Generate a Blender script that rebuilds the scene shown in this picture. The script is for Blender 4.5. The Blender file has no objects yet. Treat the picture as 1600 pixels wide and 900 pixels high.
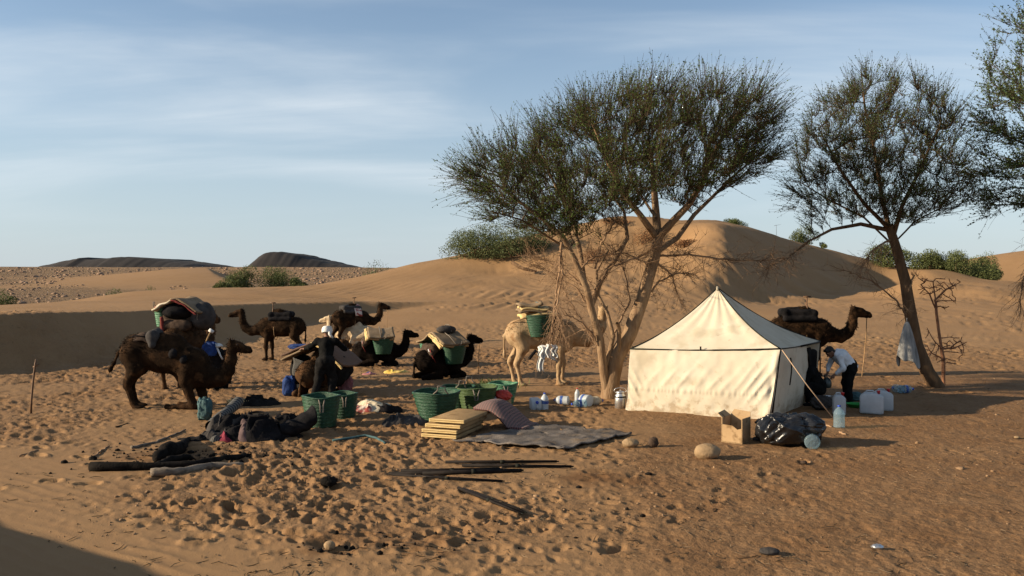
import bpy, math, random
import numpy as np
from mathutils import Vector, Matrix
random.seed(7); RNG = np.random.default_rng(11)
S = bpy.context.scene
COL = S.collection
R = math.radians

# ------------------------------------------------------------------ camera
CAM_Z, F, PITCH = 2.85, 1331.0, R(0.775)
cam_d = bpy.data.cameras.new('camera'); cam = bpy.data.objects.new('camera', cam_d); COL.objects.link(cam)
cam_d.sensor_width = 36.0; cam_d.lens = 36.0 * F / 1600.0
cam_d.clip_start = 0.05; cam_d.clip_end = 9000.0
cam.location = (0, 0, CAM_Z); cam.rotation_euler = (math.pi / 2 - PITCH, 0, 0)
S.camera = cam
# ------------------------------------------------------------------ light
SUN_EL, SUN_AZ = R(18.0), R(-100.0)          # azimuth from +Y towards +X
SUN_DIR = Vector((math.cos(SUN_EL) * math.sin(SUN_AZ), math.cos(SUN_EL) * math.cos(SUN_AZ), math.sin(SUN_EL)))
sl = bpy.data.lights.new('sun', 'SUN'); so = bpy.data.objects.new('sun', sl); COL.objects.link(so)
sl.energy = 5.0; sl.angle = R(0.55); sl.color = (1.0, 0.83, 0.60)
so.rotation_euler = SUN_DIR.to_track_quat('Z', 'Y').to_euler()
so.location = (-60, -15, 40)
S.view_settings.view_transform = 'Standard'; S.view_settings.look = 'None'
S.view_settings.exposure = 0.93; S.view_settings.gamma = 1.0
S.render.engine = 'CYCLES'
S.cycles.max_bounces = 6; S.cycles.transparent_max_bounces = 12
S.cycles.caustics_reflective = False; S.cycles.caustics_refractive = False

world = bpy.data.worlds.new('World'); S.world = world; world.use_nodes = True
nt = world.node_tree; N = nt.nodes; LK = nt.links
bg = N['Background']; bg.inputs[1].default_value = 0.080

def nd(tree, t, **kw):
    n = tree.nodes.new(t)
    for k, v in kw.items():
        if k.startswith('i_'):
            key = k[2:]
            key = int(key) if key.isdigit() else key.replace('_', ' ')
            n.inputs[key].default_value = v
        else:
            setattr(n, k, v)
    return n

sky = nd(nt, 'ShaderNodeTexSky', sky_type='NISHITA', sun_disc=False, sun_elevation=SUN_EL, sun_rotation=SUN_AZ)
sky.altitude = 600; sky.air_density = 1.0; sky.dust_density = 0.5; sky.ozone_density = 1.5
tc = nd(nt, 'ShaderNodeTexCoord')
sep = nd(nt, 'ShaderNodeSeparateXYZ'); LK.new(tc.outputs['Generated'], sep.inputs[0])
# project the view direction on a cloud layer far up: (x, y) / (z + 0.18)
zadd = nd(nt, 'ShaderNodeMath', operation='ADD', i_1=0.16); LK.new(sep.outputs[2], zadd.inputs[0])
zmax = nd(nt, 'ShaderNodeMath', operation='MAXIMUM', i_1=0.03); LK.new(zadd.outputs[0], zmax.inputs[0])
dx = nd(nt, 'ShaderNodeMath', operation='DIVIDE'); dy = nd(nt, 'ShaderNodeMath', operation='DIVIDE')
LK.new(sep.outputs[0], dx.inputs[0]); LK.new(zmax.outputs[0], dx.inputs[1])
LK.new(sep.outputs[1], dy.inputs[0]); LK.new(zmax.outputs[0], dy.inputs[1])
cmb = nd(nt, 'ShaderNodeCombineXYZ'); LK.new(dx.outputs[0], cmb.inputs[0]); LK.new(dy.outputs[0], cmb.inputs[1])
mp = nd(nt, 'ShaderNodeMapping'); mp.inputs['Location'].default_value = (0.3, 0.2, 0); mp.inputs['Rotation'].default_value = (0, 0, R(14)); mp.inputs['Scale'].default_value = (0.5, 1.15, 1)
LK.new(cmb.outputs[0], mp.inputs[0])
cn = nd(nt, 'ShaderNodeTexNoise', i_Scale=0.95, i_Detail=7.0, i_Roughness=0.48, i_Distortion=0.55); LK.new(mp.outputs[0], cn.inputs[0])
mp2 = nd(nt, 'ShaderNodeMapping'); mp2.inputs['Location'].default_value = (1.3, 5.2, 0); mp2.inputs['Rotation'].default_value = (0, 0, R(20)); mp2.inputs['Scale'].default_value = (0.9, 5.0, 1)
LK.new(cmb.outputs[0], mp2.inputs[0])
cn2 = nd(nt, 'ShaderNodeTexNoise', i_Scale=1.0, i_Detail=8.0, i_Roughness=0.6, i_Distortion=0.8); LK.new(mp2.outputs[0], cn2.inputs[0])
cr = nd(nt, 'ShaderNodeMapRange', interpolation_type='SMOOTHSTEP', i_1=0.42, i_2=0.68); LK.new(cn.outputs[0], cr.inputs[0])
cr2 = nd(nt, 'ShaderNodeMapRange', i_1=0.30, i_2=0.75, i_3=0.45, i_4=1.0); LK.new(cn2.outputs[0], cr2.inputs[0])
cm = nd(nt, 'ShaderNodeMath', operation='MULTIPLY'); LK.new(cr.outputs[0], cm.inputs[0]); LK.new(cr2.outputs[0], cm.inputs[1])
cm2 = nd(nt, 'ShaderNodeMath', operation='MULTIPLY', i_1=0.72); czr = nd(nt, 'ShaderNodeMapRange', interpolation_type='SMOOTHSTEP', i_1=0.02, i_2=0.16, i_3=0.1, i_4=1.0); LK.new(sep.outputs[2], czr.inputs[0])
cm1 = nd(nt, 'ShaderNodeMath', operation='MULTIPLY'); LK.new(cm.outputs[0], cm1.inputs[0]); LK.new(czr.outputs[0], cm1.inputs[1]); LK.new(cm1.outputs[0], cm2.inputs[0])
# pale dusty air towards the horizon, all round
hz = nd(nt, 'ShaderNodeMapRange', interpolation_type='SMOOTHSTEP', i_1=-0.04, i_2=0.34, i_3=0.85, i_4=0.10); LK.new(sep.outputs[2], hz.inputs[0])
mixh = nd(nt, 'ShaderNodeMix', data_type='RGBA'); LK.new(hz.outputs[0], mixh.inputs[0]); LK.new(sky.outputs[0], mixh.inputs[6]); mixh.inputs[7].default_value = (3.35, 4.0, 4.65, 1)
mixc = nd(nt, 'ShaderNodeMix', data_type='RGBA'); LK.new(cm2.outputs[0], mixc.inputs[0])
LK.new(mixh.outputs[2], mixc.inputs[6]); mixc.inputs[7].default_value = (5.3, 5.75, 6.1, 1)
LK.new(mixc.outputs[2], bg.inputs[0])

# ------------------------------------------------------------------ helpers
CP, SP = math.cos(PITCH), math.sin(PITCH)
def ray(px, py):
    a, b = (px - 800.0) / F, (450.0 - py) / F
    return np.array((a, b * SP + CP, b * CP - SP))
def U(px, py, Y):
    d = ray(px, py); s = Y / d[1]
    return (d[0] * s, Y, CAM_Z + d[2] * s)

def h2(ix, iy, seed):
    v = (ix.astype(np.int64) * 374761393 + iy.astype(np.int64) * 668265263 + seed * 1274126177) & 0xFFFFFFFF
    v = ((v ^ (v >> 13)) * 1274126177) & 0xFFFFFFFF
    v = (v ^ (v >> 16)) & 0xFFFFFFFF
    return v / 4294967295.0
def vnoise(x, y, seed=0):
    ix, iy = np.floor(x), np.floor(y); fx, fy = x - ix, y - iy
    fx = fx * fx * fx * (fx * (fx * 6 - 15) + 10); fy = fy * fy * fy * (fy * (fy * 6 - 15) + 10)
    a, b = h2(ix, iy, seed), h2(ix + 1, iy, seed); c, d = h2(ix, iy + 1, seed), h2(ix + 1, iy + 1, seed)
    return (a + (b - a) * fx) * (1 - fy) + (c + (d - c) * fx) * fy - 0.5
def fbm(x, y, oct=4, seed=0, gain=0.5):
    r = 0; a = 1.0
    for i in range(oct):
        r = r + a * vnoise(x * 2 ** i + 17.3 * i, y * 2 ** i - 9.1 * i, seed + i); a *= gain
    return r
def sstep(a, b, x):
    t = np.clip((x - a) / (b - a), 0, 1); return t * t * (3 - 2 * t)
# ------------------------------------------------------------------ terrain heights
def dens(pl, n):
    pl = np.array(pl, float); seg = np.linalg.norm(np.diff(pl[:, :2], axis=0), axis=1); c = np.concatenate(([0], np.cumsum(seg)))
    t = np.linspace(0, c[-1], n); return np.stack([np.interp(t, c, pl[:, k]) for k in range(pl.shape[1])], 1)
ctl = []
for px, py, Y in [
    # skyline of the big dune
    (300, 452, 70), (420, 449, 72), (480, 448, 74), (530, 440, 75), (600, 425, 77), (650, 412, 78), (700, 401, 80), (760, 388, 82), (850, 366, 82), (940, 346, 81), (1020, 349, 79),
    # its sunny face
    (560, 470, 58), (600, 450, 66), (640, 485, 50), (700, 440, 66), (700, 475, 53), (780, 420, 74), (820, 400, 76), (840, 440, 64), (850, 480, 50), (940, 400, 74), (940, 440, 62), (950, 475, 51), (1040, 400, 74), (1040, 440, 62), (1060, 470, 52),
    # plateau behind the left crest
    (100, 470, 50), (200, 456, 65), (200, 472, 45), (50, 477, 44), (420, 470, 55), (330, 470, 50), (-60, 480, 45), (-200, 482, 42), (50, 479, 56), (50, 482, 66), (-60, 483, 60), (120, 470, 60), (-150, 484, 55),
    # slope on the right
    (1120, 475, 50), (1200, 490, 46), (1300, 500, 43), (1400, 500, 43), (1500, 500, 43), (1600, 500, 43), (1700, 500, 43), (1420, 465, 55), (1500, 470, 54), (1600, 470, 55), (1750, 475, 54),
    (1440, 427, 84), (1499, 445, 74), (1586, 459, 66), (1700, 462, 66), (1440, 440, 64)]:
    ctl.append(U(px, py, Y))
for x, y, z in [(-40, 85, -1.0), (-25, 95, -0.6), (-10, 105, 0.3), (10, 112, 2.5), (35, 122, 2.5), (62, 100, 0.6), (62, 84, 0.2), (75, 95, 0.6), (90, 70, 1.2), (80, 40, 1.0), (60, 20, 0.3), (-60, 60, 0.3), (-60, 20, 0.6), (-60, -20, 0.4), (0, -40, 0), (40, -30, 0), (-30, -40, 0), (70, -10, 0.2), (-45, 45, 0.8), (-30, 120, -0.8), (-70, 120, -0.6), (20, 130, 0.5), (70, 130, 0.5)]:
    ctl.append((x, y, z))
for y, z in ((4, 0), (9, 0), (15, 0), (21, 0), (27, 0), (32, 0.05)):
    for x in (-22, -15, -9, -3, 3, 9, 15, 22, 32):
        if abs(x) < 40: ctl.append((x, y, z))
for x, z in ((-13, 0.12), (-8, 0.2), (-3, 0.3), (2, 0.35), (8, 0.35), (14, 0.3), (20, 0.3), (28, 0.35)):
    ctl.append((x, 38, z))
# crest of the big dune's slip face (right) with foot points
crestR = dens([U(*p) for p in [(1106, 448, 57), (1122, 430, 60.5), (1134, 402, 65), (1134, 375, 70), (1124, 352, 75), (1160, 356, 79), (1210, 366, 84), (1300, 389, 90), (1360, 405, 92), (1405, 417, 92)]], 34)
def floorz(x, y): return 0.95 + 0.030 * (y - 55)
for i, p in enumerate(crestR):
    ctl.append(tuple(p))
    a = crestR[max(i - 1, 0)]; b = crestR[min(i + 1, len(crestR) - 1)]
    t = (b - a)[:2]; t /= np.linalg.norm(t); n = np.array((t[1], -t[0]))
    for fr in (0.18, 0.55, 1.0):
        d = max(p[2] - floorz(*p[:2]), 0.0) / 0.60 * fr
        if d < 1.0 or (fr > 0.2 and i % 2) or i > 26: continue
        q = p[:2] + n * d
        ctl.append((q[0], q[1], p[2] - d * 0.60))
for x, y in ((19, 60), (23, 60), (22, 66), (27, 62), (26, 68), (32, 72), (31, 64)):
    ctl.append((x, y, floorz(x, y) - 0.1))
ctl = np.array(ctl)
# drop near-duplicates
keep = []
for i in range(len(ctl)):
    if all(np.hypot(*(ctl[i, :2] - ctl[j, :2])) > 0.9 for j in keep): keep.append(i)
ctl = ctl[keep]
def crest_feature(x, y, pl, zc, back, slope=0.60, h0=None):
    """an added dune with a sharp crest along the polyline pl (slip face to the right of its direction)"""
    best = np.full(x.shape, 1e9); side = np.zeros(x.shape); z = np.zeros(x.shape)
    for k in range(len(pl) - 1):
        a, b = np.array(pl[k], float), np.array(pl[k + 1], float); ab = b - a; L2 = ab @ ab
        t = np.clip(((x - a[0]) * ab[0] + (y - a[1]) * ab[1]) / L2, 0, 1)
        qx, qy = x - a[0] - t * ab[0], y - a[1] - t * ab[1]
        d = np.hypot(qx, qy); m = d < best
        best = np.where(m, d, best); side = np.where(m, qx * ab[1] - qy * ab[0], side); z = np.where(m, zc[k] + (zc[k + 1] - zc[k]) * t, z)
    front = np.maximum(0, z - slope * best)
    # soften the foot
    soft = lambda q: np.where(q < 0.25, q * q / 0.5, q - 0.125)
    front = soft(front); backv = soft(np.maximum(z, 0)) * np.exp(-(best / back) ** 2)
    return np.where(side > 0, front, backv)

# crest that shades the hollow on the left, and the dune under the photographer
crL = [(-30, 12), (-23, 19), (-19.3, 23.6), (-16.6, 28.5), (-15.3, 34), (-14.3, 40), (-11.8, 46), (-8.8, 50), (-5.5, 53), (-2.5, 55)]
zL = [0.9, 1.45, 1.62, 1.72, 1.55, 1.42, 1.12, 0.75, 0.32, 0.0]
crC = [(9, -6), (4, -1.5), (0, 1.8), (-4.4, 4.6), (-8.1, 7.5), (-11.2, 9.4), (-16, 11.2), (-24, 14.5)]
zC = [0.0, 1.0, 1.25, 1.45, 1.62, 1.72, 1.5, 0.5]
crF = [(U(400, 460, 160)[0], 160), (U(334, 452, 190)[0], 190), (U(324, 430, 222)[0], 222), (U(350, 412, 262)[0], 262)]
_f = crest_feature(ctl[:, 0], ctl[:, 1], crL, zL, 16.0) + crest_feature(ctl[:, 0], ctl[:, 1], crC, zC, 9.0)
ctl[:, 2] -= np.where(ctl[:, 1] > 40, _f, 0)
CC = 0.6
def _phi(d2): return np.sqrt(d2 + CC * CC)
_A = _phi(((ctl[:, None, :2] - ctl[None, :, :2]) ** 2).sum(2)); _n = len(ctl)
_M = np.zeros((_n + 1, _n + 1)); _M[:_n, :_n] = _A + 0.02 * np.eye(_n) * -1; _M[:_n, _n] = 1; _M[_n, :_n] = 1
_W = np.linalg.solve(_M, np.concatenate((ctl[:, 2], [0])))

def RBF(x, y):
    z = np.full(x.shape, _W[_n]);
    for i in range(_n): z += _W[i] * np.sqrt((x - ctl[i, 0]) ** 2 + (y - ctl[i, 1]) ** 2 + CC * CC)
    return z
def FAR(x, y):
    r = np.hypot(x, y)
    z = np.interp(r, [0, 110, 220, 380, 430, 600, 5000], [-0.5, -0.6, 1.3, 6.6, 5.5, 2.0, 0.0])
    z += 0.5 * vnoise(x / 40, y / 40, 5) * sstep(100, 200, r) + 1.2 * vnoise(x / 90, y / 60, 6) * sstep(200, 300, r)
    z += 7.5 * np.exp(-(((x - 95) / 34) ** 2 + ((y - 140) / 26) ** 2))
    z += crest_feature(x, y, crF, [0.0, 2.6, 3.4, 0.3], 24, 0.45)
    return z
def base(x, y):
    x = np.atleast_1d(np.asarray(x, float)); y = np.atleast_1d(np.asarray(y, float))
    r = np.hypot(x, y); b = sstep(115, 170, r)
    z = np.zeros(x.shape); m = r < 171
    z[m] = RBF(x[m], y[m]); z = z * (1 - b) + FAR(x, y) * b
    z += crest_feature(x, y, crL, zL, 16.0) * sstep(120, 70, r)
    z += crest_feature(x, y, crC, zC, 9.0) * sstep(120, 70, r)
    return z
def gz(x, y): return float(base(x, y)[0])
def at(px, py, z0=None):
    """where the line of sight through a pixel of the photograph meets the ground"""
    d = ray(px, py); lo = 5.0; n = 900
    t = np.geomspace(5, 400, n); zz = CAM_Z + d[2] * t - base(d[0] * t, d[1] * t)
    i = int(np.argmax(zz < 0)); a, b = (t[i - 1], t[i]) if i else (t[-2], t[-1])
    f = zz[i - 1] / (zz[i - 1] - zz[i]) if i else 0
    s = a + (b - a) * f
    return Vector((d[0] * s, d[1] * s, CAM_Z + d[2] * s))

def dents(x, y, cell, rmin, rmax, dmin, dmax, seed, dens=0.8):
    """trampled sand: oval prints pressed into the surface, a low rim pushed up around them"""
    gx, gy = x / cell, y / cell; ix, iy = np.floor(gx), np.floor(gy); out = np.zeros(x.shape)
    for a in (-1, 0, 1):
        for b in (-1, 0, 1):
            jx, jy = ix + a, iy + b
            r1, r2, r3 = h2(jx, jy, seed), h2(jx, jy, seed + 1), h2(jx, jy, seed + 2); r4 = h2(jx, jy, seed + 3); r5 = h2(jx, jy, seed + 4)
            X, Y = (gx - jx - r1) * cell, (gy - jy - r2) * cell
            th = r3 * np.pi; c, s = np.cos(th), np.sin(th); u, v = X * c + Y * s, (-X * s + Y * c) * 1.5
            rad = rmin + (rmax - rmin) * r4; q = np.sqrt(u * u + v * v) / rad
            pr = np.where(q < 1, -(1 - q * q) ** 1.0, 0) + 0.26 * np.exp(-((q - 1.14) / 0.22) ** 2)
            out += np.where(r5 < dens, (dmin + (dmax - dmin) * r4) * pr, 0)
    return out

def trample(x, y):
    r = np.hypot(x, y)
    camp = sstep(7.0, 9.5, y + 0.35 * x) * sstep(46, 36, r) * sstep(-1.5, 0.4, y - 0.0 * x)
    nz = vnoise(x / 3.1, y / 3.1, 31); nz2 = vnoise(x / 1.3, y / 1.3, 32)
    compact = sstep(0.3, 2.6, x - 0.10 * (y - 12) + 1.6 * nz) * sstep(30, 22, y)
    ripple_zone = sstep(0.8, -1.2, x + 0.95 * y - 5.6 + 1.6 * nz)
    amp = camp * (1 - 0.80 * compact) * (1 - 0.85 * ripple_zone) * np.clip(0.72 + 1.6 * nz + 0.7 * nz2, 0.10, 1.5)
    dune = sstep(34, 46, r) * sstep(88, 66, r) * sstep(-9, 2, x) * np.clip(0.45 + 1.8 * vnoise(x / 5, y / 5, 41), 0, 1)
    return camp, compact, ripple_zone, amp, dune
def detail(x, y):
    r = np.hypot(x, y); camp, compact, rz, amp, dune = trample(x, y)
    z = amp * (dents(x, y, 0.30, 0.07, 0.17, 0.020, 0.055, 101, 0.75) + dents(x + 3.3, y - 1.7, 0.75, 0.13, 0.26, 0.03, 0.06, 151, 0.35) + dents(x + 7.3, y - 5.7, 0.19, 0.05, 0.12, 0.018, 0.05, 131, 0.65))
    z += amp * (0.030 * fbm(x / 0.24, y / 0.24, 4, 61, 0.55) + 0.055 * vnoise(x / 1.1, y / 1.1, 64))
    z += compact * camp * (0.020 * fbm(x / 0.22, y / 0.22, 3, 71) + 0.45 * dents(x - 1.3, y + 2.2, 0.55, 0.05, 0.14, 0.012, 0.03, 181, 0.4))
    z += dune * (dents(x, y, 0.60, 0.14, 0.28, 0.05, 0.11, 201, 0.6) + 0.07 * fbm(x / 0.8, y / 0.8, 3, 205))
    w3 = sstep(50, 58, r) * sstep(100, 85, r) * sstep(-4, 6, x)
    z += w3 * 0.035 * np.sin(((x * 0.75 + y * 0.2) + 0.6 * fbm(x / 3.0, y / 3.0, 2, 207)) * 2 * np.pi / 0.85) * np.clip(0.5 + 1.6 * vnoise(x / 7, y / 7, 208), 0, 1)
    z += sstep(8, 60, r) * 0.10 * fbm(x / 5.0, y / 5.0, 3, 81) * sstep(200, 100, r)
    z += prints(x, y)
    z += sstep(55, 66, r) * sstep(110, 90, r) * sstep(-12, 0, x) * 0.8 * fbm(x / 9.0, y / 9.0, 3, 85)
    # wind ripples: foreground left, and on the big dune's sunny face
    w1 = rz * sstep(16, 12, r) * sstep(2.0, 4.0, r)
    ph = (y * 0.80 + x * 0.52) + 0.14 * fbm(x / 1.1, y / 1.1, 2, 91)
    z += w1 * 0.020 * (1 - np.abs(np.sin(ph * np.pi / 0.19)) ** 0.7) * np.clip(0.7 + 1.4 * vnoise(x / 0.9, y / 0.9, 93), 0.1, 1)
    w2 = sstep(45, 52, r) * sstep(82, 70, r) * sstep(12, -2, x) * sstep(-30, -20, x)
    ph2 = (x * 0.55 - y * 0.28) + 0.5 * fbm(x / 4.0, y / 4.0, 2, 95)
    z += w2 * 0.060 * np.sin(ph2 * 2 * np.pi / 0.62) * np.clip(0.4 + 1.8 * vnoise(x / 5, y / 9, 97), 0, 1)
    return z
def _trails():
    rg = np.random.default_rng(5); out = []
    for pts, step, wid, rad, dep in [
        ([(-9.5, 15), (-6.5, 13), (-3.5, 13.6), (-0.5, 15.2)], 0.62, 0.16, 0.15, 0.07), ([(-7, 11.5), (-4.2, 12.2), (-1.6, 11.4), (1.2, 10.4)], 0.60, 0.15, 0.15, 0.065),
        ([(-3.5, 9.3), (-1.8, 11), (-0.6, 13.2)], 0.58, 0.14, 0.14, 0.06), ([(1.0, 9), (2.6, 11), (4.6, 13), (5.6, 15.6)], 0.60, 0.14, 0.13, 0.035), ([(8.5, 10.5), (7.6, 13), (6.2, 15.2)], 0.60, 0.14, 0.13, 0.03), ([(3.2, 14.3), (5.5, 13.4), (8.2, 13.6), (11, 15)], 0.60, 0.14, 0.13, 0.03),
        ([(-14, 20), (-10, 18.6), (-7, 19)], 0.8, 0.24, 0.2, 0.07), ([(-3, 24), (1, 27), (3, 33), (4, 42)], 0.8, 0.24, 0.2, 0.08), ([(11, 21), (10, 27), (12, 34), (11, 44)], 0.8, 0.22, 0.2, 0.08), ([(16, 24), (14, 30), (16, 40)], 0.8, 0.22, 0.2, 0.08), ([(-5, 50), (2, 54), (7, 60)], 0.9, 0.24, 0.24, 0.10), ([(4, 44), (8, 52), (10, 62), (11, 70)], 0.9, 0.24, 0.24, 0.10)]:
        P = dens(pts, 200); d = np.concatenate(([0], np.cumsum(np.hypot(*np.diff(P, axis=0).T)))); n = int(d[-1] / step)
        for k in range(n):
            s = (k + rg.uniform(-0.12, 0.12)) * step; x, y = np.interp(s, d, P[:, 0]), np.interp(s, d, P[:, 1]); x2, y2 = np.interp(s + 0.1, d, P[:, 0]), np.interp(s + 0.1, d, P[:, 1]); h = np.hypot(x2 - x, y2 - y) + 1e-9; tx, ty = (x2 - x) / h, (y2 - y) / h; q = 1 if k % 2 else -1
            out.append((x - ty * wid * q, y + tx * wid * q, tx, ty, rad * rg.uniform(0.85, 1.2), dep * rg.uniform(0.7, 1.15)))
    return out
TRAILS = _trails()
def prints(x, y):
    z = np.zeros(x.shape); o = np.argsort(x) if len(x) > 200 else None
    xs = x[o] if o is not None else x
    for px, py, tx, ty, rad, dep in TRAILS:
        if o is not None:
            a, b = np.searchsorted(xs, (px - 0.5, px + 0.5)); idx = o[a:b]; idx = idx[np.abs(y[idx] - py) < 0.5]
        else: idx = np.nonzero((np.abs(x - px) < 0.5) & (np.abs(y - py) < 0.5))[0]
        if not len(idx): continue
        X, Y = x[idx] - px, y[idx] - py; u, v = X * tx + Y * ty, -X * ty + Y * tx; q = np.sqrt((u / rad) ** 2 + (v / (rad * 0.55)) ** 2)
        z[idx] += dep * (np.where(q < 1, -(1 - q ** 4), 0) + 0.35 * np.exp(-((q - 1.2) / 0.25) ** 2))
    return z
def gzd(x, y): return gz(x, y) + float(detail(np.array([float(x)]), np.array([float(y)]))[0])

def mesh_np(name, V, Q, mat=None, smooth=True, parent=None):
    """V (n,3), Q (m,4) or (m,3) int arrays"""
    me = bpy.data.meshes.new(name); V = np.asarray(V, np.float32); Q = np.asarray(Q, np.int32); k = Q.shape[1]
    me.vertices.add(len(V)); me.vertices.foreach_set('co', V.ravel())
    me.loops.add(Q.size); me.loops.foreach_set('vertex_index', Q.ravel())
    me.polygons.add(len(Q)); me.polygons.foreach_set('loop_start', np.arange(0, Q.size, k, dtype=np.int32))
    if smooth: me.polygons.foreach_set('use_smooth', np.ones(len(Q), bool))
    me.update(calc_edges=True)
    if mat: me.materials.append(mat)
    o = bpy.data.objects.new(name, me); COL.objects.link(o)
    if parent: o.parent = parent
    return o
# ------------------------------------------------------------------ materials
MATS = {}
def new_mat(name):
    m = bpy.data.materials.new(name); m.use_nodes = True; MATS[name] = m
    return m, m.node_tree, m.node_tree.nodes['Principled BSDF']
def mat_noise(name, c1, c2, scale=8.0, rough=0.85, bump=0.0, bscale=30.0, spec=0.25, lo=0.35, hi=0.65, detail=5.0, metal=0.0, stretch=None, c3=None, s3=60.0, trans=0.0):
    m, t, b = new_mat(name)
    tc = nd(t, 'ShaderNodeTexCoord'); src = tc.outputs['Object']
    if stretch:
        mpn = nd(t, 'ShaderNodeMapping'); mpn.inputs['Scale'].default_value = stretch; t.links.new(src, mpn.inputs[0]); src = mpn.outputs[0]
    n = nd(t, 'ShaderNodeTexNoise', i_Scale=scale, i_Detail=detail, i_Roughness=0.6); t.links.new(src, n.inputs[0])
    mr = nd(t, 'ShaderNodeMapRange', i_1=lo, i_2=hi); t.links.new(n.outputs[0], mr.inputs[0])
    mx = nd(t, 'ShaderNodeMix', data_type='RGBA'); mx.inputs[6].default_value = (*c1, 1); mx.inputs[7].default_value = (*c2, 1)
    t.links.new(mr.outputs[0], mx.inputs[0]); out = mx.outputs[2]
    if c3:
        n3 = nd(t, 'ShaderNodeTexNoise', i_Scale=s3, i_Detail=3.0); t.links.new(src, n3.inputs[0])
        m3 = nd(t, 'ShaderNodeMapRange', i_1=0.55, i_2=0.68); t.links.new(n3.outputs[0], m3.inputs[0])
        x3 = nd(t, 'ShaderNodeMix', data_type='RGBA'); x3.inputs[7].default_value = (*c3, 1); t.links.new(out, x3.inputs[6]); t.links.new(m3.outputs[0], x3.inputs[0]); out = x3.outputs[2]
    t.links.new(out, b.inputs['Base Color'])
    b.inputs['Roughness'].default_value = rough; b.inputs['Specular IOR Level'].default_value = spec; b.inputs['Metallic'].default_value = metal
    if bump:
        bn = nd(t, 'ShaderNodeTexNoise', i_Scale=bscale, i_Detail=4.0); t.links.new(src, bn.inputs[0])
        bp = nd(t, 'ShaderNodeBump', i_Strength=bump, i_Distance=0.02); t.links.new(bn.outputs[0], bp.inputs['Height']); t.links.new(bp.outputs[0], b.inputs['Normal'])
    if trans:
        tr = nd(t, 'ShaderNodeBsdfTranslucent'); t.links.new(out, tr.inputs[0])
        ms = nd(t, 'ShaderNodeMixShader', i_0=trans); t.links.new(b.outputs[0], ms.inputs[1]); t.links.new(tr.outputs[0], ms.inputs[2])
        t.links.new(ms.outputs[0], t.nodes['Material Output'].inputs[0])
    return m

def ground_material():
    m, t, b = new_mat('desert_sand'); L = t.links
    tc = nd(t, 'ShaderNodeTexCoord'); P = tc.outputs['Object']
    def noise(scale, detail=5.0, rough=0.6):
        n = nd(t, 'ShaderNodeTexNoise', i_Scale=scale, i_Detail=detail, i_Roughness=rough); L.new(P, n.inputs[0]); return n.outputs[0]
    def rng(x, a, b_, c=0.0, d=1.0):
        r = nd(t, 'ShaderNodeMapRange', i_1=a, i_2=b_, i_3=c, i_4=d); L.new(x, r.inputs[0]); return r.outputs[0]
    def mix(f, a, b_):
        x = nd(t, 'ShaderNodeMix', data_type='RGBA')
        if isinstance(f, float): x.inputs[0].default_value = f
        else: L.new(f, x.inputs[0])
        for k, c in ((6, a), (7, b_)):
            if isinstance(c, tuple): x.inputs[k].default_value = (*c, 1)
            else: L.new(c, x.inputs[k])
        return x.outputs[2]
    def mul(a, b_):
        x = nd(t, 'ShaderNodeMath', operation='MULTIPLY'); 
        for k, c in ((0, a), (1, b_)):
            if isinstance(c, float): x.inputs[k].default_value = c
            else: L.new(c, x.inputs[k])
        return x.outputs[0]
    at1 = nd(t, 'ShaderNodeAttribute', attribute_name='earth').outputs['Fac']      # trodden earth of the camp
    at2 = nd(t, 'ShaderNodeAttribute', attribute_name='stony').outputs['Fac']      # stony plain
    at3 = nd(t, 'ShaderNodeAttribute', attribute_name='stain').outputs['Fac']
    sand = mix(rng(noise(0.35, 4), 0.35, 0.65), (0.238, 0.140, 0.066), (0.279, 0.170, 0.083))
    sand = mix(rng(noise(2.5, 6), 0.30, 0.70), sand, (0.261, 0.153, 0.074))
    earth = mix(rng(noise(0.9, 6), 0.35, 0.65), (0.170, 0.090, 0.040), (0.213, 0.123, 0.060))
    earth = mix(rng(noise(9.0, 5), 0.52, 0.72), earth, (0.131, 0.068, 0.032))
    earth = mix(rng(noise(55.0, 3), 0.60, 0.70), earth, (0.262, 0.175, 0.097))
    earth = mix(rng(noise(38.0, 4), 0.62, 0.72), earth, (0.082, 0.044, 0.021))
    c = mix(at1, sand, earth)
    stones = mix(rng(noise(0.9, 8, 0.75), 0.45, 0.62), (0.245, 0.160, 0.088), (0.153, 0.100, 0.063))
    c = mix(at2, c, stones)
    c = mix(at3, c, (0.122, 0.059, 0.024))
    L.new(c, b.inputs['Base Color']); b.inputs['Roughness'].default_value = 0.95; b.inputs['Specular IOR Level'].default_value = 0.1
    # grains and small clods
    b1 = nd(t, 'ShaderNodeBump', i_Strength=0.55, i_Distance=0.012); L.new(noise(60.0, 4), b1.inputs['Height'])
    b2 = nd(t, 'ShaderNodeBump', i_Distance=0.05); L.new(noise(11.0, 5), b2.inputs['Height']); L.new(rng(at1, 0.0, 1.0, 0.08, 0.75), b2.inputs['Strength'])
    b3 = nd(t, 'ShaderNodeBump', i_Distance=1.2); L.new(noise(0.8, 8, 0.75), b3.inputs['Height']); L.new(mul(at2, 0.9), b3.inputs['Strength'])
    L.new(b3.outputs[0], b2.inputs['Normal']); L.new(b2.outputs[0], b1.inputs['Normal']); L.new(b1.outputs[0], b.inputs['Normal'])
    return m

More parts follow.
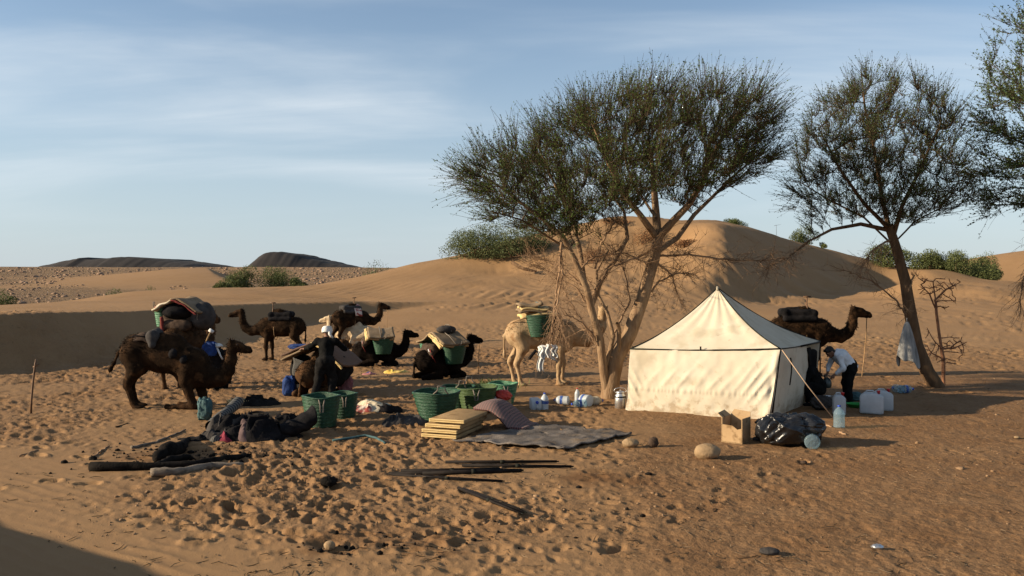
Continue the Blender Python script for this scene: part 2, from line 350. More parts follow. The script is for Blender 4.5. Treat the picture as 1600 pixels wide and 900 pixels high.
# ------------------------------------------------------------------ the ground: one sheet to the horizon
def build_ground():
    dense = np.arange(-37, 37.001, 0.115); coarse = np.arange(37 + 3.0, 360 - 37 - 2.9, 3.0)
    th = np.radians(np.concatenate((dense, coarse)))
    r = np.concatenate((np.geomspace(0.6, 6.6, 26)[:-1], np.geomspace(6.6, 40, 400)[:-1], np.geomspace(40, 100, 115)[:-1], np.geomspace(100, 500, 60)[:-1], np.geomspace(500, 6000, 12)))
    T, RR = np.meshgrid(th, r)
    x = (RR * np.sin(T)).ravel(); y = (RR * np.cos(T)).ravel()
    z = base(x, y); m = np.hypot(x, y) < 210; zd = np.zeros_like(z); zd[m] = detail(x[m], y[m]); z = z + zd
    nr, ntn = len(r), len(th)
    i = np.arange(nr - 1)[:, None] * ntn; j = np.arange(ntn)[None, :]; j2 = (j + 1) % ntn
    Q = np.stack((i + j, i + ntn + j, i + ntn + j2, i + j2), -1).reshape(-1, 4)[:, ::-1]
    V = np.stack((x, y, z), 1)
    V = np.concatenate((V, [[0, 0, gz(0, 0)]]))
    o = mesh_np('ground', V, Q, ground_material())
    camp, compact, rz, amp, dune = trample(x, y); rr = np.hypot(x, y)
    earth = np.clip(camp * np.maximum(compact, 0.75 * np.clip(amp, 0, 1)), 0, 1) * sstep(40, 30, rr)
    az = np.degrees(np.arctan2(x, y))
    crz = crest_feature(x, y, crF, [0.0, 2.6, 3.4, 0.3], 24, 0.45)
    stony = sstep(72, 92, rr) * sstep(0.5, 0.1, crz + 0.8 * vnoise(x / 12, y / 12, 55)) * sstep(10, -2, az)
    sx, sy, _ = at(945, 750); u = (x - sx) / 0.75; v = (y - sy) / 0.55
    stain = 0.75 * sstep(1.1, 0.2, np.sqrt(u * u + v * v) + 0.9 * vnoise(x / 0.25, y / 0.25, 58))
    # ash and dark scraps round the old fire
    for (px, py, rad, w) in ((265, 712, 0.9, 0.55), (545, 845, 0.6, 0.5), (660, 850, 0.45, 0.5)):
        sx, sy, _ = at(px, py); stain = np.maximum(stain, w * sstep(1.0, 0.3, np.hypot((x - sx) / rad / 1.5, (y - sy) / rad) + 1.1 * vnoise(x / 0.12, y / 0.12, 59)))
    for n, a in (('earth', earth), ('stony', stony), ('stain', stain)):
        at_ = o.data.attributes.new(n, 'FLOAT', 'POINT'); at_.data.foreach_set('value', np.concatenate((a, [0])).astype(np.float32))
    o['kind'] = 'structure'
    return o
ground = build_ground()
# ------------------------------------------------------------------ object helpers
def thing(name, label, cat, loc=(0, 0, 0), rz=0.0, group=None, scale=1.0):
    o = bpy.data.objects.new(name, None); COL.objects.link(o); o.location = loc; o.rotation_euler = (0, 0, rz); o.scale = (scale,) * 3
    o.empty_display_size = 0.2
    return tag(o, label, cat, group)
def tag(o, label, cat, group=None, kind=None):
    if label: o['label'] = label
    if cat: o['category'] = cat
    if group: o['group'] = group
    if kind: o['kind'] = kind
    return o
class MB:
    """collects pieces of one mesh"""
    def __init__(s): s.v, s.f = [], []
    def add(s, v, f):
        n = len(s.v); s.v += [tuple(p) for p in v]; s.f += [tuple(int(i) + n for i in q) for q in f]; return s
    def box(s, c, size, rz=0.0, rx=0.0, ry=0.0):
        M = Matrix.Translation(Vector(c)) @ Matrix.Rotation(rz, 4, 'Z') @ Matrix.Rotation(ry, 4, 'Y') @ Matrix.Rotation(rx, 4, 'X')
        v = [M @ Vector((x * size[0] / 2, y * size[1] / 2, z * size[2] / 2)) for x in (-1, 1) for y in (-1, 1) for z in (-1, 1)]
        return s.add(v, [(0, 1, 3, 2), (4, 6, 7, 5), (0, 4, 5, 1), (2, 3, 7, 6), (0, 2, 6, 4), (1, 5, 7, 3)])
    def tube(s, pts, rad, n=8, cap=True):
        pts = [Vector(p) for p in pts]; rad = rad if hasattr(rad, '__len__') else [rad] * len(pts); vs = []; fs = []
        ref = None
        for i, p in enumerate(pts):
            t = (pts[min(i + 1, len(pts) - 1)] - pts[max(i - 1, 0)]).normalized()
            if ref is None: ref = Vector((0, 0, 1)) if abs(t.z) < 0.9 else Vector((1, 0, 0))
            a = (ref - t * ref.dot(t)).normalized(); ref = a; b = t.cross(a)
            vs += [p + (a * math.cos(k * 2 * math.pi / n) + b * math.sin(k * 2 * math.pi / n)) * rad[i] for k in range(n)]
        for i in range(len(pts) - 1):
            fs += [(i * n + k, i * n + (k + 1) % n, (i + 1) * n + (k + 1) % n, (i + 1) * n + k) for k in range(n)]
        if cap: fs += [tuple(range(n))[::-1], tuple(range((len(pts) - 1) * n, len(pts) * n))]
        return s.add(vs, fs)
    def lathe(s, prof, n=20, c=(0, 0, 0), sx=1.0, sy=1.0, wob=None, cap0=True, cap1=False):
        vs = []; fs = []
        for i, (r, z) in enumerate(prof):
            for k in range(n):
                a = k * 2 * math.pi / n; w = wob(a, z) if wob else 1.0
                vs.append((c[0] + math.cos(a) * r * sx * w, c[1] + math.sin(a) * r * sy * w, c[2] + z))
        for i in range(len(prof) - 1):
            fs += [(i * n + k, i * n + (k + 1) % n, (i + 1) * n + (k + 1) % n, (i + 1) * n + k) for k in range(n)]
        if cap0: fs.append(tuple(range(n))[::-1])
        if cap1: fs.append(tuple(range((len(prof) - 1) * n, len(prof) * n)))
        return s.add(vs, fs)
    def build(s, name, mat, parent=None, smooth=True, bevel=0.0, label=None, kind=None, solid=0.0, sub=0):
        me = bpy.data.meshes.new(name); me.from_pydata(s.v, [], s.f); me.update()
        if smooth: me.polygons.foreach_set('use_smooth', np.ones(len(me.polygons), bool))
        if mat: me.materials.append(mat)
        o = bpy.data.objects.new(name, me); COL.objects.link(o)
        if parent: o.parent = parent
        if bevel: m = o.modifiers.new('bevel', 'BEVEL'); m.width = bevel; m.segments = 2; m.limit_method = 'ANGLE'; m.angle_limit = R(40)
        if solid: m = o.modifiers.new('solid', 'SOLIDIFY'); m.thickness = solid
        if sub: m = o.modifiers.new('sub', 'SUBSURF'); m.levels = sub; m.render_levels = sub
        if label: o['label'] = label
        if kind: o['kind'] = kind
        return o
def grid_faces(nu, nv):
    return [(i * nv + j, (i + 1) * nv + j, (i + 1) * nv + j + 1, i * nv + j + 1) for i in range(nu - 1) for j in range(nv - 1)]
def sheet(fn, nu, nv):
    """grid mesh of fn(u, v) -> point, u and v in 0..1"""
    return MB().add([fn(i / (nu - 1), j / (nv - 1)) for i in range(nu) for j in range(nv)], grid_faces(nu, nv))
def tubes_np(P, rad, sides=3):
    """many thin branches at once: P (n,k,3) polylines, rad (n,k)"""
    n, k, _ = P.shape; T = np.empty_like(P); T[:, 1:-1] = P[:, 2:] - P[:, :-2]; T[:, 0] = P[:, 1] - P[:, 0]; T[:, -1] = P[:, -1] - P[:, -2]
    T /= np.linalg.norm(T, axis=2, keepdims=True) + 1e-9
    ref = np.where(np.abs(T[:, :1, 2:3]) < 0.8, np.array([[[0, 0, 1.0]]]), np.array([[[1.0, 0, 0]]])) + 0 * T
    A = np.cross(T, ref); A /= np.linalg.norm(A, axis=2, keepdims=True) + 1e-9; B = np.cross(T, A)
    an = np.arange(sides) * 2 * np.pi / sides
    V = P[:, :, None, :] + rad[:, :, None, None] * (A[:, :, None, :] * np.cos(an)[None, None, :, None] + B[:, :, None, :] * np.sin(an)[None, None, :, None])
    b = (np.arange(n) * k * sides)[:, None, None] + (np.arange(k - 1) * sides)[None, :, None] + np.arange(sides)[None, None, :]
    b2 = (np.arange(n) * k * sides)[:, None, None] + (np.arange(k - 1) * sides)[None, :, None] + ((np.arange(sides) + 1) % sides)[None, None, :]
    Q = np.stack((b, b2, b2 + sides, b + sides), -1).reshape(-1, 4)
    return V.reshape(-1, 3), Q
def join_np(parts):
    V = []; Q = []; n = 0
    for v, q in parts: V.append(v); Q.append(q + n); n += len(v)
    return np.concatenate(V), np.concatenate(Q)
def rnd_unit(n, rng): v = rng.normal(size=(n, 3)); return v / np.linalg.norm(v, axis=1, keepdims=True)
def leaves_np(C, D, length, width, rng):
    """small diamond leaves at C pointing along D"""
    n = len(C); L = length * rng.uniform(0.6, 1.3, (n, 1)); W = width * rng.uniform(0.6, 1.3, (n, 1))
    s = np.cross(D, rnd_unit(n, rng)); s /= np.linalg.norm(s, axis=1, keepdims=True) + 1e-9
    V = np.stack((C, C + D * L * 0.5 + s * W, C + D * L, C + D * L * 0.5 - s * W), 1).reshape(-1, 3)
    return V, np.arange(n * 4).reshape(-1, 4)

# ---- bodies grown as one smooth surface from rounded cones and ellipsoids (signed distances, then surface nets)
def sdf_mesh(prims, vox=0.03, k=0.06, noise=None, flat=None):
    lo = np.full(3, 1e9); hi = -lo
    for p in prims:
        if p[0] == 'c': pts = np.array([p[1], p[2]], float); r = max(p[3], p[4])
        else: pts = np.array([p[1]], float); r = max(p[2])
        lo = np.minimum(lo, pts.min(0) - r); hi = np.maximum(hi, pts.max(0) + r)
    lo -= 4 * vox; hi += 4 * vox; n = np.ceil((hi - lo) / vox).astype(int) + 1
    ax = [lo[i] + vox * np.arange(n[i]) for i in range(3)]
    D = np.full(n, 0.5, np.float32)
    for p in prims:
        kk = p[-1] if (p[0] == 'c' and len(p) == 6) or (p[0] == 'e' and len(p) == 5) else k
        if p[0] == 'c': pts = np.array([p[1], p[2]], float); r = max(p[3], p[4])
        else: pts = np.array([p[1]], float); r = max(p[2])
        a = np.maximum(((pts.min(0) - r - kk - 3 * vox - lo) / vox).astype(int), 0); b = np.minimum(((pts.max(0) + r + kk + 3 * vox - lo) / vox).astype(int) + 2, n)
        X, Y, Z = np.meshgrid(ax[0][a[0]:b[0]], ax[1][a[1]:b[1]], ax[2][a[2]:b[2]], indexing='ij')
        if p[0] == 'c':
            A = np.array(p[1], float); AB = np.array(p[2], float) - A; L2 = AB @ AB + 1e-9
            t = np.clip(((X - A[0]) * AB[0] + (Y - A[1]) * AB[1] + (Z - A[2]) * AB[2]) / L2, 0, 1)
            d = np.sqrt((X - A[0] - t * AB[0]) ** 2 + (Y - A[1] - t * AB[1]) ** 2 + (Z - A[2] - t * AB[2]) ** 2) - (p[3] + (p[4] - p[3]) * t)
        else:
            C = p[1]; rr = p[2]; M = np.array(p[3]) if len(p) > 3 and p[3] is not None else None
            q = np.stack((X - C[0], Y - C[1], Z - C[2]), -1)
            if M is not None: q = q @ M
            q1 = np.sqrt(((q / np.array(rr)) ** 2).sum(-1)); q2 = np.sqrt(((q / np.array(rr) ** 2) ** 2).sum(-1)) + 1e-9
            d = q1 * (q1 - 1) / q2
        sl = (slice(a[0], b[0]), slice(a[1], b[1]), slice(a[2], b[2]))
        h = np.maximum(kk - np.abs(D[sl] - d), 0) / kk
        D[sl] = np.minimum(D[sl], d) - h * h * kk * 0.25
    if noise is not None:
        X, Y, Z = np.meshgrid(*ax, indexing='ij'); D += noise(X, Y, Z).astype(np.float32)
    if flat is not None: D = np.maximum(D, flat - ax[2][None, None, :].astype(np.float32))
    ins = D < 0
    c = np.zeros(np.array(n) - 1, int)
    cnt = np.zeros(c.shape, np.float32); acc = np.zeros(c.shape + (3,), np.float32)
    for axis in range(3):
        for da in (0, 1):
            for db in (0, 1):
                o = [0, 0, 0]; oth = [i for i in range(3) if i != axis]; o[oth[0]] = da; o[oth[1]] = db
                s0 = tuple(slice(o[i], o[i] + n[i] - 1) for i in range(3)); o1 = list(o); o1[axis] += 1
                s1 = tuple(slice(o1[i], o1[i] + n[i] - 1) for i in range(3))
                d0, d1 = D[s0], D[s1]; m = (d0 < 0) != (d1 < 0); t = np.where(m, d0 / np.where(m, d0 - d1, 1), 0)
                cnt += m
                for i in range(3): acc[..., i] += np.where(m, o[i] + (t if i == axis else 0), 0)
    act = cnt > 0; idx = np.full(c.shape, -1); idx[act] = np.arange(act.sum())
    g = np.stack(np.nonzero(act), 1); V = lo + vox * (g + acc[act] / cnt[act][:, None])
    Q = []
    for axis in range(3):
        o1, o2 = (axis + 1) % 3, (axis + 2) % 3
        s0 = [slice(1, n[i] - 1) for i in range(3)]; s0[axis] = slice(0, n[axis] - 1); s1 = list(s0); s1[axis] = slice(1, n[axis])
        a, b = ins[tuple(s0)], ins[tuple(s1)]
        for flip, m in ((False, a & ~b), (True, ~a & b)):
            P = np.stack(np.nonzero(m), 1)
            if not len(P): continue
            P = P + np.array([0 if i == axis else 1 for i in range(3)])
            e1 = np.zeros(3, int); e1[o1] = 1; e2 = np.zeros(3, int); e2[o2] = 1
            q = [idx[tuple((P - e).T)] for e in (e1 + e2, e2, 0 * e1, e1)]
            q = np.stack(q, 1); Q.append(q[:, ::-1] if flip else q)
    return V, np.concatenate(Q)
def sdf_obj(name, prims, mat, parent=None, **kw):
    label = kw.pop('label', None); V, Q = sdf_mesh(prims, **kw); o = mesh_np(name, V, Q, mat, True, parent)
    if label: o['label'] = label
    return o
def n3(s, amp, seed=0):
    return lambda X, Y, Z: amp * (vnoise(X / s + Z / s * 0.7, Y / s - Z / s * 0.6, seed) + vnoise(Z / s + 5.1, (X - Y) / s * 0.8, seed + 3))
# ------------------------------------------------------------------ acacias
M_bark = mat_noise('acacia_bark', (0.165, 0.10, 0.055), (0.27, 0.185, 0.112), 6.0, 0.9, 0.7, 35.0, stretch=(1, 1, 0.3), c3=(0.16, 0.10, 0.06), s3=9.0, spec=0.05)
M_bark2 = mat_noise('grey_brown_bark', (0.085, 0.052, 0.030), (0.15, 0.092, 0.052), 6.0, 0.9, 0.7, 35.0, stretch=(1, 1, 0.3), spec=0.05)
M_twig = mat_noise('dark_twig', (0.045, 0.034, 0.022), (0.085, 0.062, 0.040), 3.0, 0.9, spec=0.05)
M_dry = mat_noise('dry_twig', (0.17, 0.10, 0.055), (0.30, 0.19, 0.11), 3.0, 0.9)
M_leaf = mat_noise('acacia_leaf', (0.034, 0.064, 0.012), (0.090, 0.135, 0.026), 1.6, 0.75, spec=0.2, trans=0.25)
M_leaf2 = mat_noise('grey_green_leaf', (0.030, 0.054, 0.016), (0.076, 0.110, 0.034), 1.6, 0.75, spec=0.2, trans=0.2)
M_bush = mat_noise('bush_leaf', (0.060, 0.080, 0.028), (0.15, 0.165, 0.062), 1.2, 0.8, spec=0.15, trans=0.2)

def poly_inside(poly, x, y):
    c = np.zeros(x.shape, bool); n = len(poly)
    for i in range(n):
        (x1, y1), (x2, y2) = poly[i], poly[(i + 1) % n]
        c ^= ((y1 > y) != (y2 > y)) & (x < (x2 - x1) * (y - y1) / (y2 - y1 + 1e-12) + x1)
    return c
def grow(limbs, attr, step=0.22, kill=0.34, reach=3.0, iters=70, up=0.12, rng=None):
    """space colonisation from the given limbs (lists of points) towards the attractors; returns nodes, parents"""
    P = []; par = []; rmin = {}; spans = []
    for base_i, pts, fixed in limbs:
        s0 = len(P)
        pts = [np.array(p, float) for p in pts]; prev = -1
        if base_i is not None:
            d = [np.linalg.norm(p - pts[0]) for p in P]; prev = int(np.argmin(d))
        for a, b in zip(pts[:-1], pts[1:]):
            n = max(1, int(np.linalg.norm(b - a) / step))
            for i in range(n + (b is pts[-1])):
                P.append(a + (b - a) * i / n); par.append(prev); prev = len(P) - 1
        if not np.isscalar(fixed): rmin[len(P) - 1] = (fixed, len(pts))
        spans.append((s0, len(P), fixed))
    P = np.array(P); par = list(par); nl = len(P)
    P[:nl] += 0.035 * np.stack([vnoise(np.arange(nl) * 0.31, np.full(nl, 3.3 + k), 301 + k) for k in range(3)], 1) * (np.arange(nl) > 2)[:, None]
    A = attr.copy(); best = np.full(len(A), 1e9); who = np.zeros(len(A), int); start = 0
    for it in range(iters):
        new = P[start:]
        if len(new):
            d = np.linalg.norm(A[:, None] - new[None], axis=2); j = d.argmin(1); m = d[np.arange(len(A)), j] < best
            best[m] = d[np.arange(len(A)), j][m]; who[m] = j[m] + start
        live = best > kill
        A, best, who = A[live], best[live], who[live]
        if not len(A): break
        m = best < reach
        if not m.any(): break
        D = A[m] - P[who[m]]; D /= np.linalg.norm(D, axis=1, keepdims=True)
        acc = np.zeros_like(P); np.add.at(acc, who[m], D); ids = np.unique(who[m]); d = acc[ids]; d /= np.linalg.norm(d, axis=1, keepdims=True) + 1e-9
        d[:, 2] += up; d += rng.normal(size=d.shape) * 0.16; d /= np.linalg.norm(d, axis=1, keepdims=True)
        start = len(P); P = np.concatenate((P, P[ids] + d * step)); par += list(ids)
    lim = np.zeros(len(P))
    for a, b, fx in spans:
        if not np.isscalar(fx): lim[a:b] = np.linspace(fx[0], fx[1], b - a)
    return P, np.array(par), nl, lim
def tree_radii(par, r0=0.006, p=2.35, rmax=0.3):
    a = np.full(len(par), 0.0); kids = np.zeros(len(par), int)
    for i in par:
        if i >= 0: kids[i] += 1
    a[kids == 0] = r0 ** p
    for i in range(len(par) - 1, -1, -1):      # children always come after parents
        if par[i] >= 0: a[par[i]] += a[i]
    return np.minimum(a ** (1 / p), rmax), kids
def skin(P, par, rad, ids, sides):
    """tubes along all chains among ids (each edge parent-child a short cone)"""
    e = [i for i in ids if par[i] >= 0]; e = np.array(e)
    PP = np.stack((P[par[e]], P[e]), 1); RR = np.stack((np.minimum(rad[par[e]], rad[e] * 1.35), rad[e]), 1)
    # lengthen each a little so that the joints close
    d = PP[:, 1] - PP[:, 0]; PP[:, 1] += d * 0.06
    return tubes_np(PP, RR, sides)
def twigs(P, par, cand, count, length, rng, centre, out=0.7, up=0.35, along=0.5, jit=0.37, r=0.0055, segs=3, bend=0.08):
    src = rng.choice(cand, count); pd = P[src] - P[np.maximum(par[src], 0)]; pd /= np.linalg.norm(pd, axis=1, keepdims=True) + 1e-9
    o = P[src] - centre; o /= np.linalg.norm(o, axis=1, keepdims=True) + 1e-9
    d = out * o + along * pd + jit * rng.normal(size=o.shape); d[:, 2] += up; d /= np.linalg.norm(d, axis=1, keepdims=True)
    L = length * rng.uniform(0.45, 1.25, count); pts = [P[src] - pd * rng.uniform(0, 0.15, (count, 1))]
    for s in range(segs):
        d = d + rng.normal(size=d.shape) * bend; d /= np.linalg.norm(d, axis=1, keepdims=True); pts.append(pts[-1] + d * (L / segs)[:, None])
    T = np.stack(pts, 1); rad = np.linspace(r, r * 0.35, segs + 1)[None] * rng.uniform(0.7, 1.3, (count, 1))
    return T, rad
def leaf_on(T, per, rng, length, width):
    n, k, _ = T.shape; i = np.repeat(np.arange(n), per); f = rng.uniform(0.08, 1, len(i)) * (k - 1); s = np.minimum(f.astype(int), k - 2); f = (f - s)[:, None]
    C = T[i, s] * (1 - f) + T[i, s + 1] * f; D = T[i, s + 1] - T[i, s]; D /= np.linalg.norm(D, axis=1, keepdims=True) + 1e-9
    D = D * 0.5 + rnd_unit(len(i), rng) * 0.9; D /= np.linalg.norm(D, axis=1, keepdims=True)
    return leaves_np(C, D, length, width, rng)
def envelope(poly, Y, depth, n, rng, dark=None):
    """points in a crown whose outline (as pixels at distance Y) is poly and whose depth follows the outline's width"""
    pl = [(U(px, py, Y)[0], U(px, py, Y)[2]) for px, py in poly]; xs = [p[0] for p in pl]; zs = [p[1] for p in pl]; out = []
    cx = (min(xs) + max(xs)) / 2; hw = (max(xs) - min(xs)) / 2
    while sum(len(o) for o in out) < n:
        x = rng.uniform(min(xs), max(xs), 4000); z = rng.uniform(min(zs), max(zs), 4000); m = poly_inside(pl, x, z); x, z = x[m], z[m]
        h = np.sqrt(np.clip(1 - ((x - cx) / hw) ** 2, 0.05, 1)); y = Y + depth * h * rng.uniform(-1, 1, len(x))
        # outline shrinks towards the front and back
        sh = 1 - 0.55 * ((y - Y) / depth) ** 2; out.append(np.stack((cx + (x - cx) * np.sqrt(sh), y, min(zs) + 0.25 * (max(zs) - min(zs)) + (z - min(zs) - 0.25 * (max(zs) - min(zs))) * (0.55 + 0.45 * sh)), 1))
    return np.concatenate(out)[:n]
def px_limb(pts, Y0, dy):
    """limb through pixels; dy = how far it leans away from (or to) the camera at its tip"""
    n = len(pts) - 1
    return [np.array(U(px, py, Y0 + (dy * i / max(n, 1) if not isinstance(dy, list) else dy[i]))) for i, (px, py) in enumerate(pts)]

def acacia(label, Yb, limbs, poly, depth, n_attr, n_twig, per_leaf, centre_px, bark, leafm, seed, trunk_scale=1.0, thick=0.17, bare=(), up=0.35, out=0.7, tw_len=0.66, leaf=(0.042, 0.012), kill=0.34, dens_low=None):
    rng = np.random.default_rng(seed); attr = envelope(poly, Yb, depth, n_attr, rng)
    P, par, nl, lim = grow(limbs, attr, kill=kill, rng=rng)
    rad, kids = tree_radii(par, 0.0065); rad = np.maximum(np.minimum(rad * trunk_scale, thick), lim)
    # the limbs themselves taper smoothly
    base_loc = Vector(P[0]); root = thing('acacia_tree', label, 'tree', base_loc)
    off = np.array(base_loc); big = [i for i in range(len(P)) if rad[i] > 0.021]; small = [i for i in range(len(P)) if rad[i] <= 0.021]
    mesh_np('trunk', *[(a - off if i == 0 else a) for i, a in enumerate(skin(P, par, rad, big, 9))], bark, True, root)
    centre = np.array(U(*centre_px, Yb))
    cand = np.array([i for i in range(nl, len(P)) if rad[i] < 0.03])
    T, tr = twigs(P, par, cand, n_twig, tw_len, rng, centre, out=out, up=up)
    V, Q = join_np([skin(P, par, rad, small, 4), tubes_np(T, tr, 3)])
    o = mesh_np('branches', V - off, Q, M_twig, True, root); o['kind'] = 'stuff'
    lit = T[rng.random(len(T)) < 0.93]
    V, Q = leaf_on(lit, per_leaf, rng, *leaf)
    o = mesh_np('foliage', V - off, Q, leafm, False, root); o['kind'] = 'stuff'
    if len(bare):
        parts = []
        for pts, Y0, dy, ntw, ln, drop in bare:
            L = px_limb(pts, Y0, dy); Pn = []
            for a, b in zip(L[:-1], L[1:]): Pn += [a + (b - a) * t for t in np.linspace(0, 1, 8)[:-1]]
            Pn = np.array(Pn + [L[-1]]); Pn[1:-1] += rng.normal(size=Pn[1:-1].shape) * 0.012
            rr = np.linspace(0.030, 0.008, len(Pn)); parts.append(tubes_np(Pn[None], rr[None], 5))
            pr = np.arange(len(Pn)) - 1; cn = Pn.mean(0)
            T1, r1 = twigs(Pn, pr, np.arange(2, len(Pn)), ntw, ln, rng, cn, out=0.25, up=drop, along=0.7, jit=0.5, r=0.007, segs=4, bend=0.2)
            parts.append(tubes_np(T1, r1, 3)); e = T1[:, 1:].reshape(-1, 3); ep = np.repeat(T1[:, :1], 4, 1).reshape(-1, 3)
            T2, r2 = twigs(np.concatenate((ep[:1], e)), np.concatenate(([0], np.zeros(len(e), int))), np.arange(1, len(e) + 1), ntw * 4, ln * 0.45, rng, cn, out=0.5, up=drop, along=0.2, jit=0.6, r=0.0045, segs=2)
            parts.append(tubes_np(T2, r2, 3))
        V, Q = join_np(parts); o = mesh_np('dead_branches', V - off, Q, M_dry, True, root); o['kind'] = 'stuff'
    return root

Y1 = at(950, 622)[1]
main_limbs = [
    (None, px_limb([(952, 628), (956, 590), (962, 560), (985, 520), (1006, 462), (1022, 405), (1028, 372)], Y1, 0.2), (0.22, 0.12)),
    (0, px_limb([(1028, 372), (1024, 320), (1020, 270), (1012, 210)], Y1 + 0.2, 0.6), (0.11, 0.03)),
    (0, px_limb([(1028, 372), (1052, 345), (1078, 318), (1098, 280), (1120, 230), (1150, 180)], Y1 + 0.2, -0.8), (0.10, 0.025)),
    (0, px_limb([(1024, 395), (1058, 372), (1085, 335), (1130, 290), (1175, 250)], Y1 + 0.2, 1.4), (0.07, 0.02)),
    (0, px_limb([(1027, 372), (1000, 335), (972, 300), (945, 240), (920, 180)], Y1 + 0.2, -1.3), (0.085, 0.02)),
    (0, px_limb([(1026, 340), (990, 290), (975, 240), (985, 170)], Y1 + 0.2, 1.8), 1),
    (0, px_limb([(950, 618), (943, 575), (938, 530), (926, 490), (916, 450), (898, 405), (880, 372), (845, 340), (800, 305), (755, 275)], Y1, -0.8), (0.115, 0.02)),
    (0, px_limb([(922, 480), (938, 440), (960, 408), (980, 372), (975, 330), (940, 285)], Y1, 1.6), (0.085, 0.02)),
    (0, px_limb([(912, 440), (905, 390), (893, 345), (868, 290), (840, 230)], Y1 - 0.2, 0.9), (0.07, 0.02)),
    (0, px_limb([(948, 566), (958, 525), (950, 488), (936, 462), (933, 425), (950, 392)], Y1, 0.5), (0.06, 0.02)),
    (0, px_limb([(890, 392), (860, 372), (815, 345), (770, 330)], Y1 - 0.4, -1.8), 1),
    (0, px_limb([(962, 562), (968, 538), (968, 515), (965, 505)], Y1, -0.3), (0.06, 0.045)),
]
main_poly = [(716, 300), (714, 275), (738, 252), (785, 236), (822, 208), (866, 182), (910, 164), (960, 150), (1020, 142), (1080, 144), (1140, 150), (1186, 156), (1210, 184), (1218, 225), (1210, 264), (1180, 290), (1140, 310), (1090, 324), (1040, 318), (985, 338), (930, 364), (870, 374), (800, 370), (752, 345)]
acacia('large leafy acacia leaning over the cream tent, with a pale forked trunk', Y1, main_limbs, main_poly, 3.0, 2000, 11800, 8, (985, 410), M_bark, M_leaf, 3, 1.15, 0.16, tw_len=0.80, up=0.30, out=0.85,
       bare=[([(945, 560), (920, 520), (890, 470), (868, 430)], Y1 + 0.3, 0.4, 44, 0.7, -0.1),
             ([(960, 520), (985, 470), (975, 420), (955, 380)], Y1 + 0.3, 0.6, 46, 0.7, 0.05),
             ([(905, 420), (930, 400), (975, 395), (1010, 410)], Y1 - 0.3, 0.3, 44, 0.65, -0.15),
             ([(1000, 470), (1030, 440), (1060, 425), (1090, 430)], Y1 + 0.2, 0.4, 44, 0.6, -0.2),
             ([(925, 485), (900, 450), (850, 420), (815, 412)], Y1, 0.5, 40, 0.65, -0.1),
             ([(878, 378), (872, 440), (864, 500), (858, 545)], Y1 - 1.0, -0.3, 46, 0.75, -0.45),
             ([(876, 385), (880, 430), (868, 480), (880, 520)], Y1 - 0.9, -0.6, 40, 0.7, -0.4),
             ([(1030, 400), (1075, 398), (1130, 405), (1180, 408), (1235, 402)], Y1 + 0.2, -0.6, 70, 0.7, -0.02),
             ([(1026, 410), (1050, 430), (1062, 470)], Y1 + 0.1, 0.5, 34, 0.6, -0.3),
             ([(920, 470), (950, 420), (1000, 400), (1040, 380)], Y1, -0.5, 40, 0.6, 0.1),
             ([(915, 450), (880, 420), (840, 400)], Y1 - 0.2, 0.5, 34, 0.6, 0.1),
             ([(935, 540), (925, 520), (905, 500), (880, 490)], Y1 - 0.2, -0.4, 16, 0.5, 0.0),
             ([(930, 420), (940, 380), (960, 350)], Y1, 0.2, 30, 0.6, 0.3)])

Y2 = at(1464, 604)[1]
t2_limbs = [
    (None, px_limb([(1466, 608), (1448, 580), (1432, 540), (1424, 495), (1415, 440), (1402, 395), (1388, 352)], Y2, 0.2), (0.19, 0.11)),
    (0, px_limb([(1390, 360), (1378, 310), (1366, 240), (1350, 160), (1345, 110)], Y2 + 0.2, 0.8), (0.07, 0.015)),
    (0, px_limb([(1394, 372), (1410, 320), (1440, 260), (1470, 190)], Y2 + 0.2, -0.8), (0.07, 0.015)),
    (0, px_limb([(1390, 360), (1350, 318), (1310, 260), (1280, 200)], Y2 + 0.2, -1.0), (0.06, 0.015)),
    (0, px_limb([(1396, 380), (1430, 345), (1480, 320), (1525, 300)], Y2 + 0.2, 1.0), 1),
    (0, px_limb([(1390, 360), (1345, 350), (1300, 358), (1262, 378), (1230, 405)], Y2 + 0.2, -0.7), (0.06, 0.015)),
    (0, px_limb([(1398, 385), (1350, 340), (1290, 310), (1250, 285)], Y2 + 0.2, 1.3), 1),
]
t2_poly = [(1236, 308), (1242, 252), (1252, 205), (1276, 155), (1310, 132), (1345, 112), (1390, 124), (1438, 138), (1480, 160), (1490, 198), (1498, 242), (1515, 285), (1506, 326), (1464, 350), (1410, 360), (1350, 352), (1290, 348), (1255, 342)]
acacia('slimmer open acacia on a dark leaning trunk, grey cloth hung from it', Y2, t2_limbs, t2_poly, 2.6, 1500, 7600, 7, (1390, 400), M_bark2, M_leaf2, 5, 1.1, 0.135,
       bare=[([(1422, 500), (1400, 470), (1368, 442), (1335, 428), (1305, 418)], Y2 + 0.1, -0.4, 40, 0.6, -0.15),
             ([(1262, 380), (1240, 396), (1210, 412), (1190, 425)], Y2 - 0.3, -0.3, 44, 0.6, -0.12),
             ([(1390, 375), (1365, 390), (1345, 420)], Y2, -0.4, 36, 0.7, -0.4),
             ([(1420, 455), (1428, 430), (1424, 425)], Y2, 0.1, 6, 0.3, 0.2)], kill=0.36, tw_len=0.6, up=0.22)
Y3 = 21.0
t3_base = np.array((17.2, Y3, gz(17.2, Y3)))
def tp(*p): return [np.array(q) for q in p]
